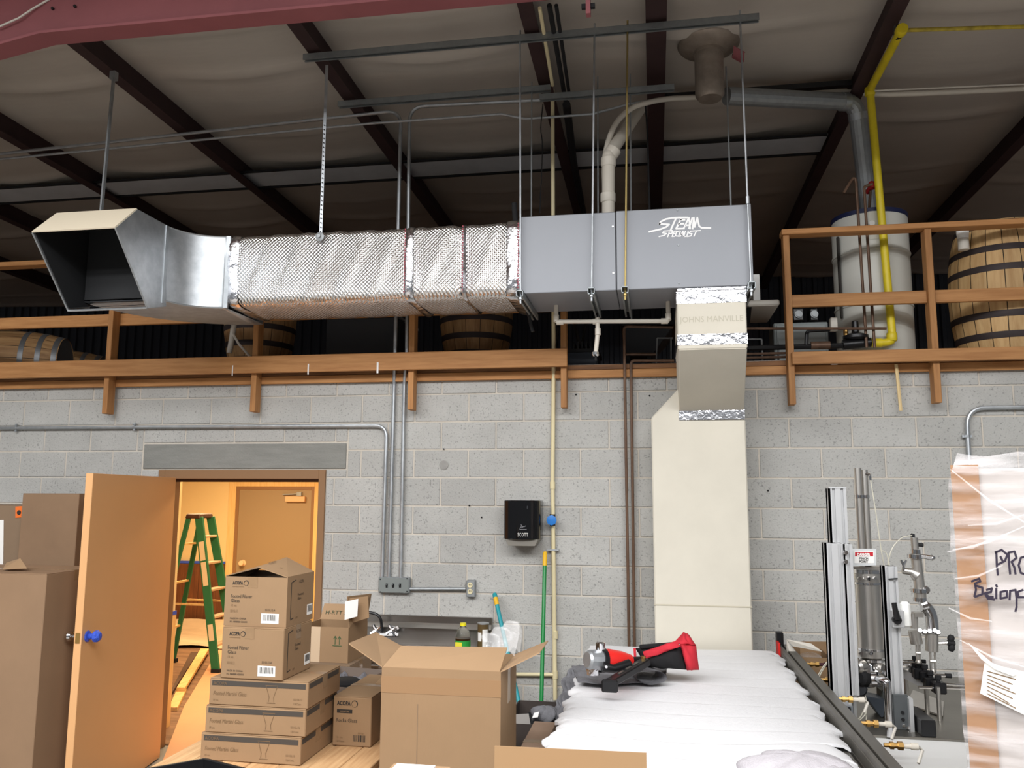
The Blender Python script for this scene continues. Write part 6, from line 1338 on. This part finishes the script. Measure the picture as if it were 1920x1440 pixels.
M().prism(q, (0, .002, 0)).build('slip_edge', WLABEL, t, smooth=False)

# ------------------------------------------------------------------ step ladder in the room
Lc = P(374, 967, Z=1.86)
YLd = 8.75; cp = P(374, 968, Y=YLd); zcap = P(374, 963, Y=YLd).z
t = thing('step_ladder', 'green fibreglass step ladder standing open in the room behind the door', 'ladder', (cp.x, YLd, 0))
hw_ = .17; sp0, sp1 = -.36, .42
wt, wbm = .12, .22
fy = lambda s, z: YLd + s*(wbm-(wbm-wt)*z/zcap)
fx = lambda z: cp.x + .06 + (sp1-.06)*(1-z/zcap); rx = lambda z: cp.x - .05 + (sp0+.05)*(1-z/zcap)
zt_ = zcap-.04
for s in (-1, 1):
    M().bar((fx(.02), fy(s, .02), .02), (fx(zt_), fy(s, zt_), zt_), .095, .028, (0, 1, 0)).build('front_rail', GREEN, t, world=True, bevel=.004)
    M().bar((rx(.02), fy(s, .02), .02), (rx(zt_), fy(s, zt_), zt_), .055, .025, (0, 1, 0)).build('rear_rail', GREEN, t, world=True, bevel=.004)
    for f_ in (fx, rx): M().box(f_(0)-.05, f_(0)+.05, fy(s, 0)-.03, fy(s, 0)+.03, 0, .05).build('foot', RUBBER, t, world=True, bevel=.004)
    z = zcap*.42; M().bar((fx(z)-.02, fy(s, z), z), (rx(z)+.02, fy(s, z), z+.0), .022, .012, (0, 1, 0)).build('spreader', PCASE, t, world=True)
M().hexa([(cp.x-.09, YLd-.15, zt_-.01), (cp.x+.09, YLd-.15, zt_-.01), (cp.x+.09, YLd+.15, zt_-.01), (cp.x-.09, YLd+.15, zt_-.01), (cp.x-.08, YLd-.14, zcap), (cp.x+.08, YLd-.14, zcap), (cp.x+.08, YLd+.14, zcap), (cp.x-.08, YLd+.14, zcap)]).build('top_cap', mat('cap_brown', (78, 52, 40), .6, var=(18, .5)), t, world=True, bevel=.008)
for z in (zcap*.17, zcap*.34, zcap*.51, zcap*.68, zcap*.85):
    M().box(fx(z)-.05, fx(z)+.045, fy(-1, z)+.014, fy(1, z)-.014, z-.012, z+.012).build('step', mat('step_alu', (226, 200, 164), .45, .3), t, world=True, bevel=.003)
for z in (zcap*.25, zcap*.55, zcap*.8): M().bar((rx(z), fy(-1, z), z), (rx(z), fy(1, z), z), .03, .02).build('rear_brace', PCASE, t, world=True)
for za, zb_ in ((zcap*.70, zcap*.82), (zcap*.54, zcap*.69), (zcap*.20, zcap*.30)):
    n3 = Vector((0, -.0155, 0))
    M().bar(Vector((fx(za), fy(-1, za), za))+n3, Vector((fx(zb_), fy(-1, zb_), zb_))+n3, .06, .002, (0, 1, 0)).build('warning_label', mat('label_cream', (232, 214, 180), .6), t, world=True)
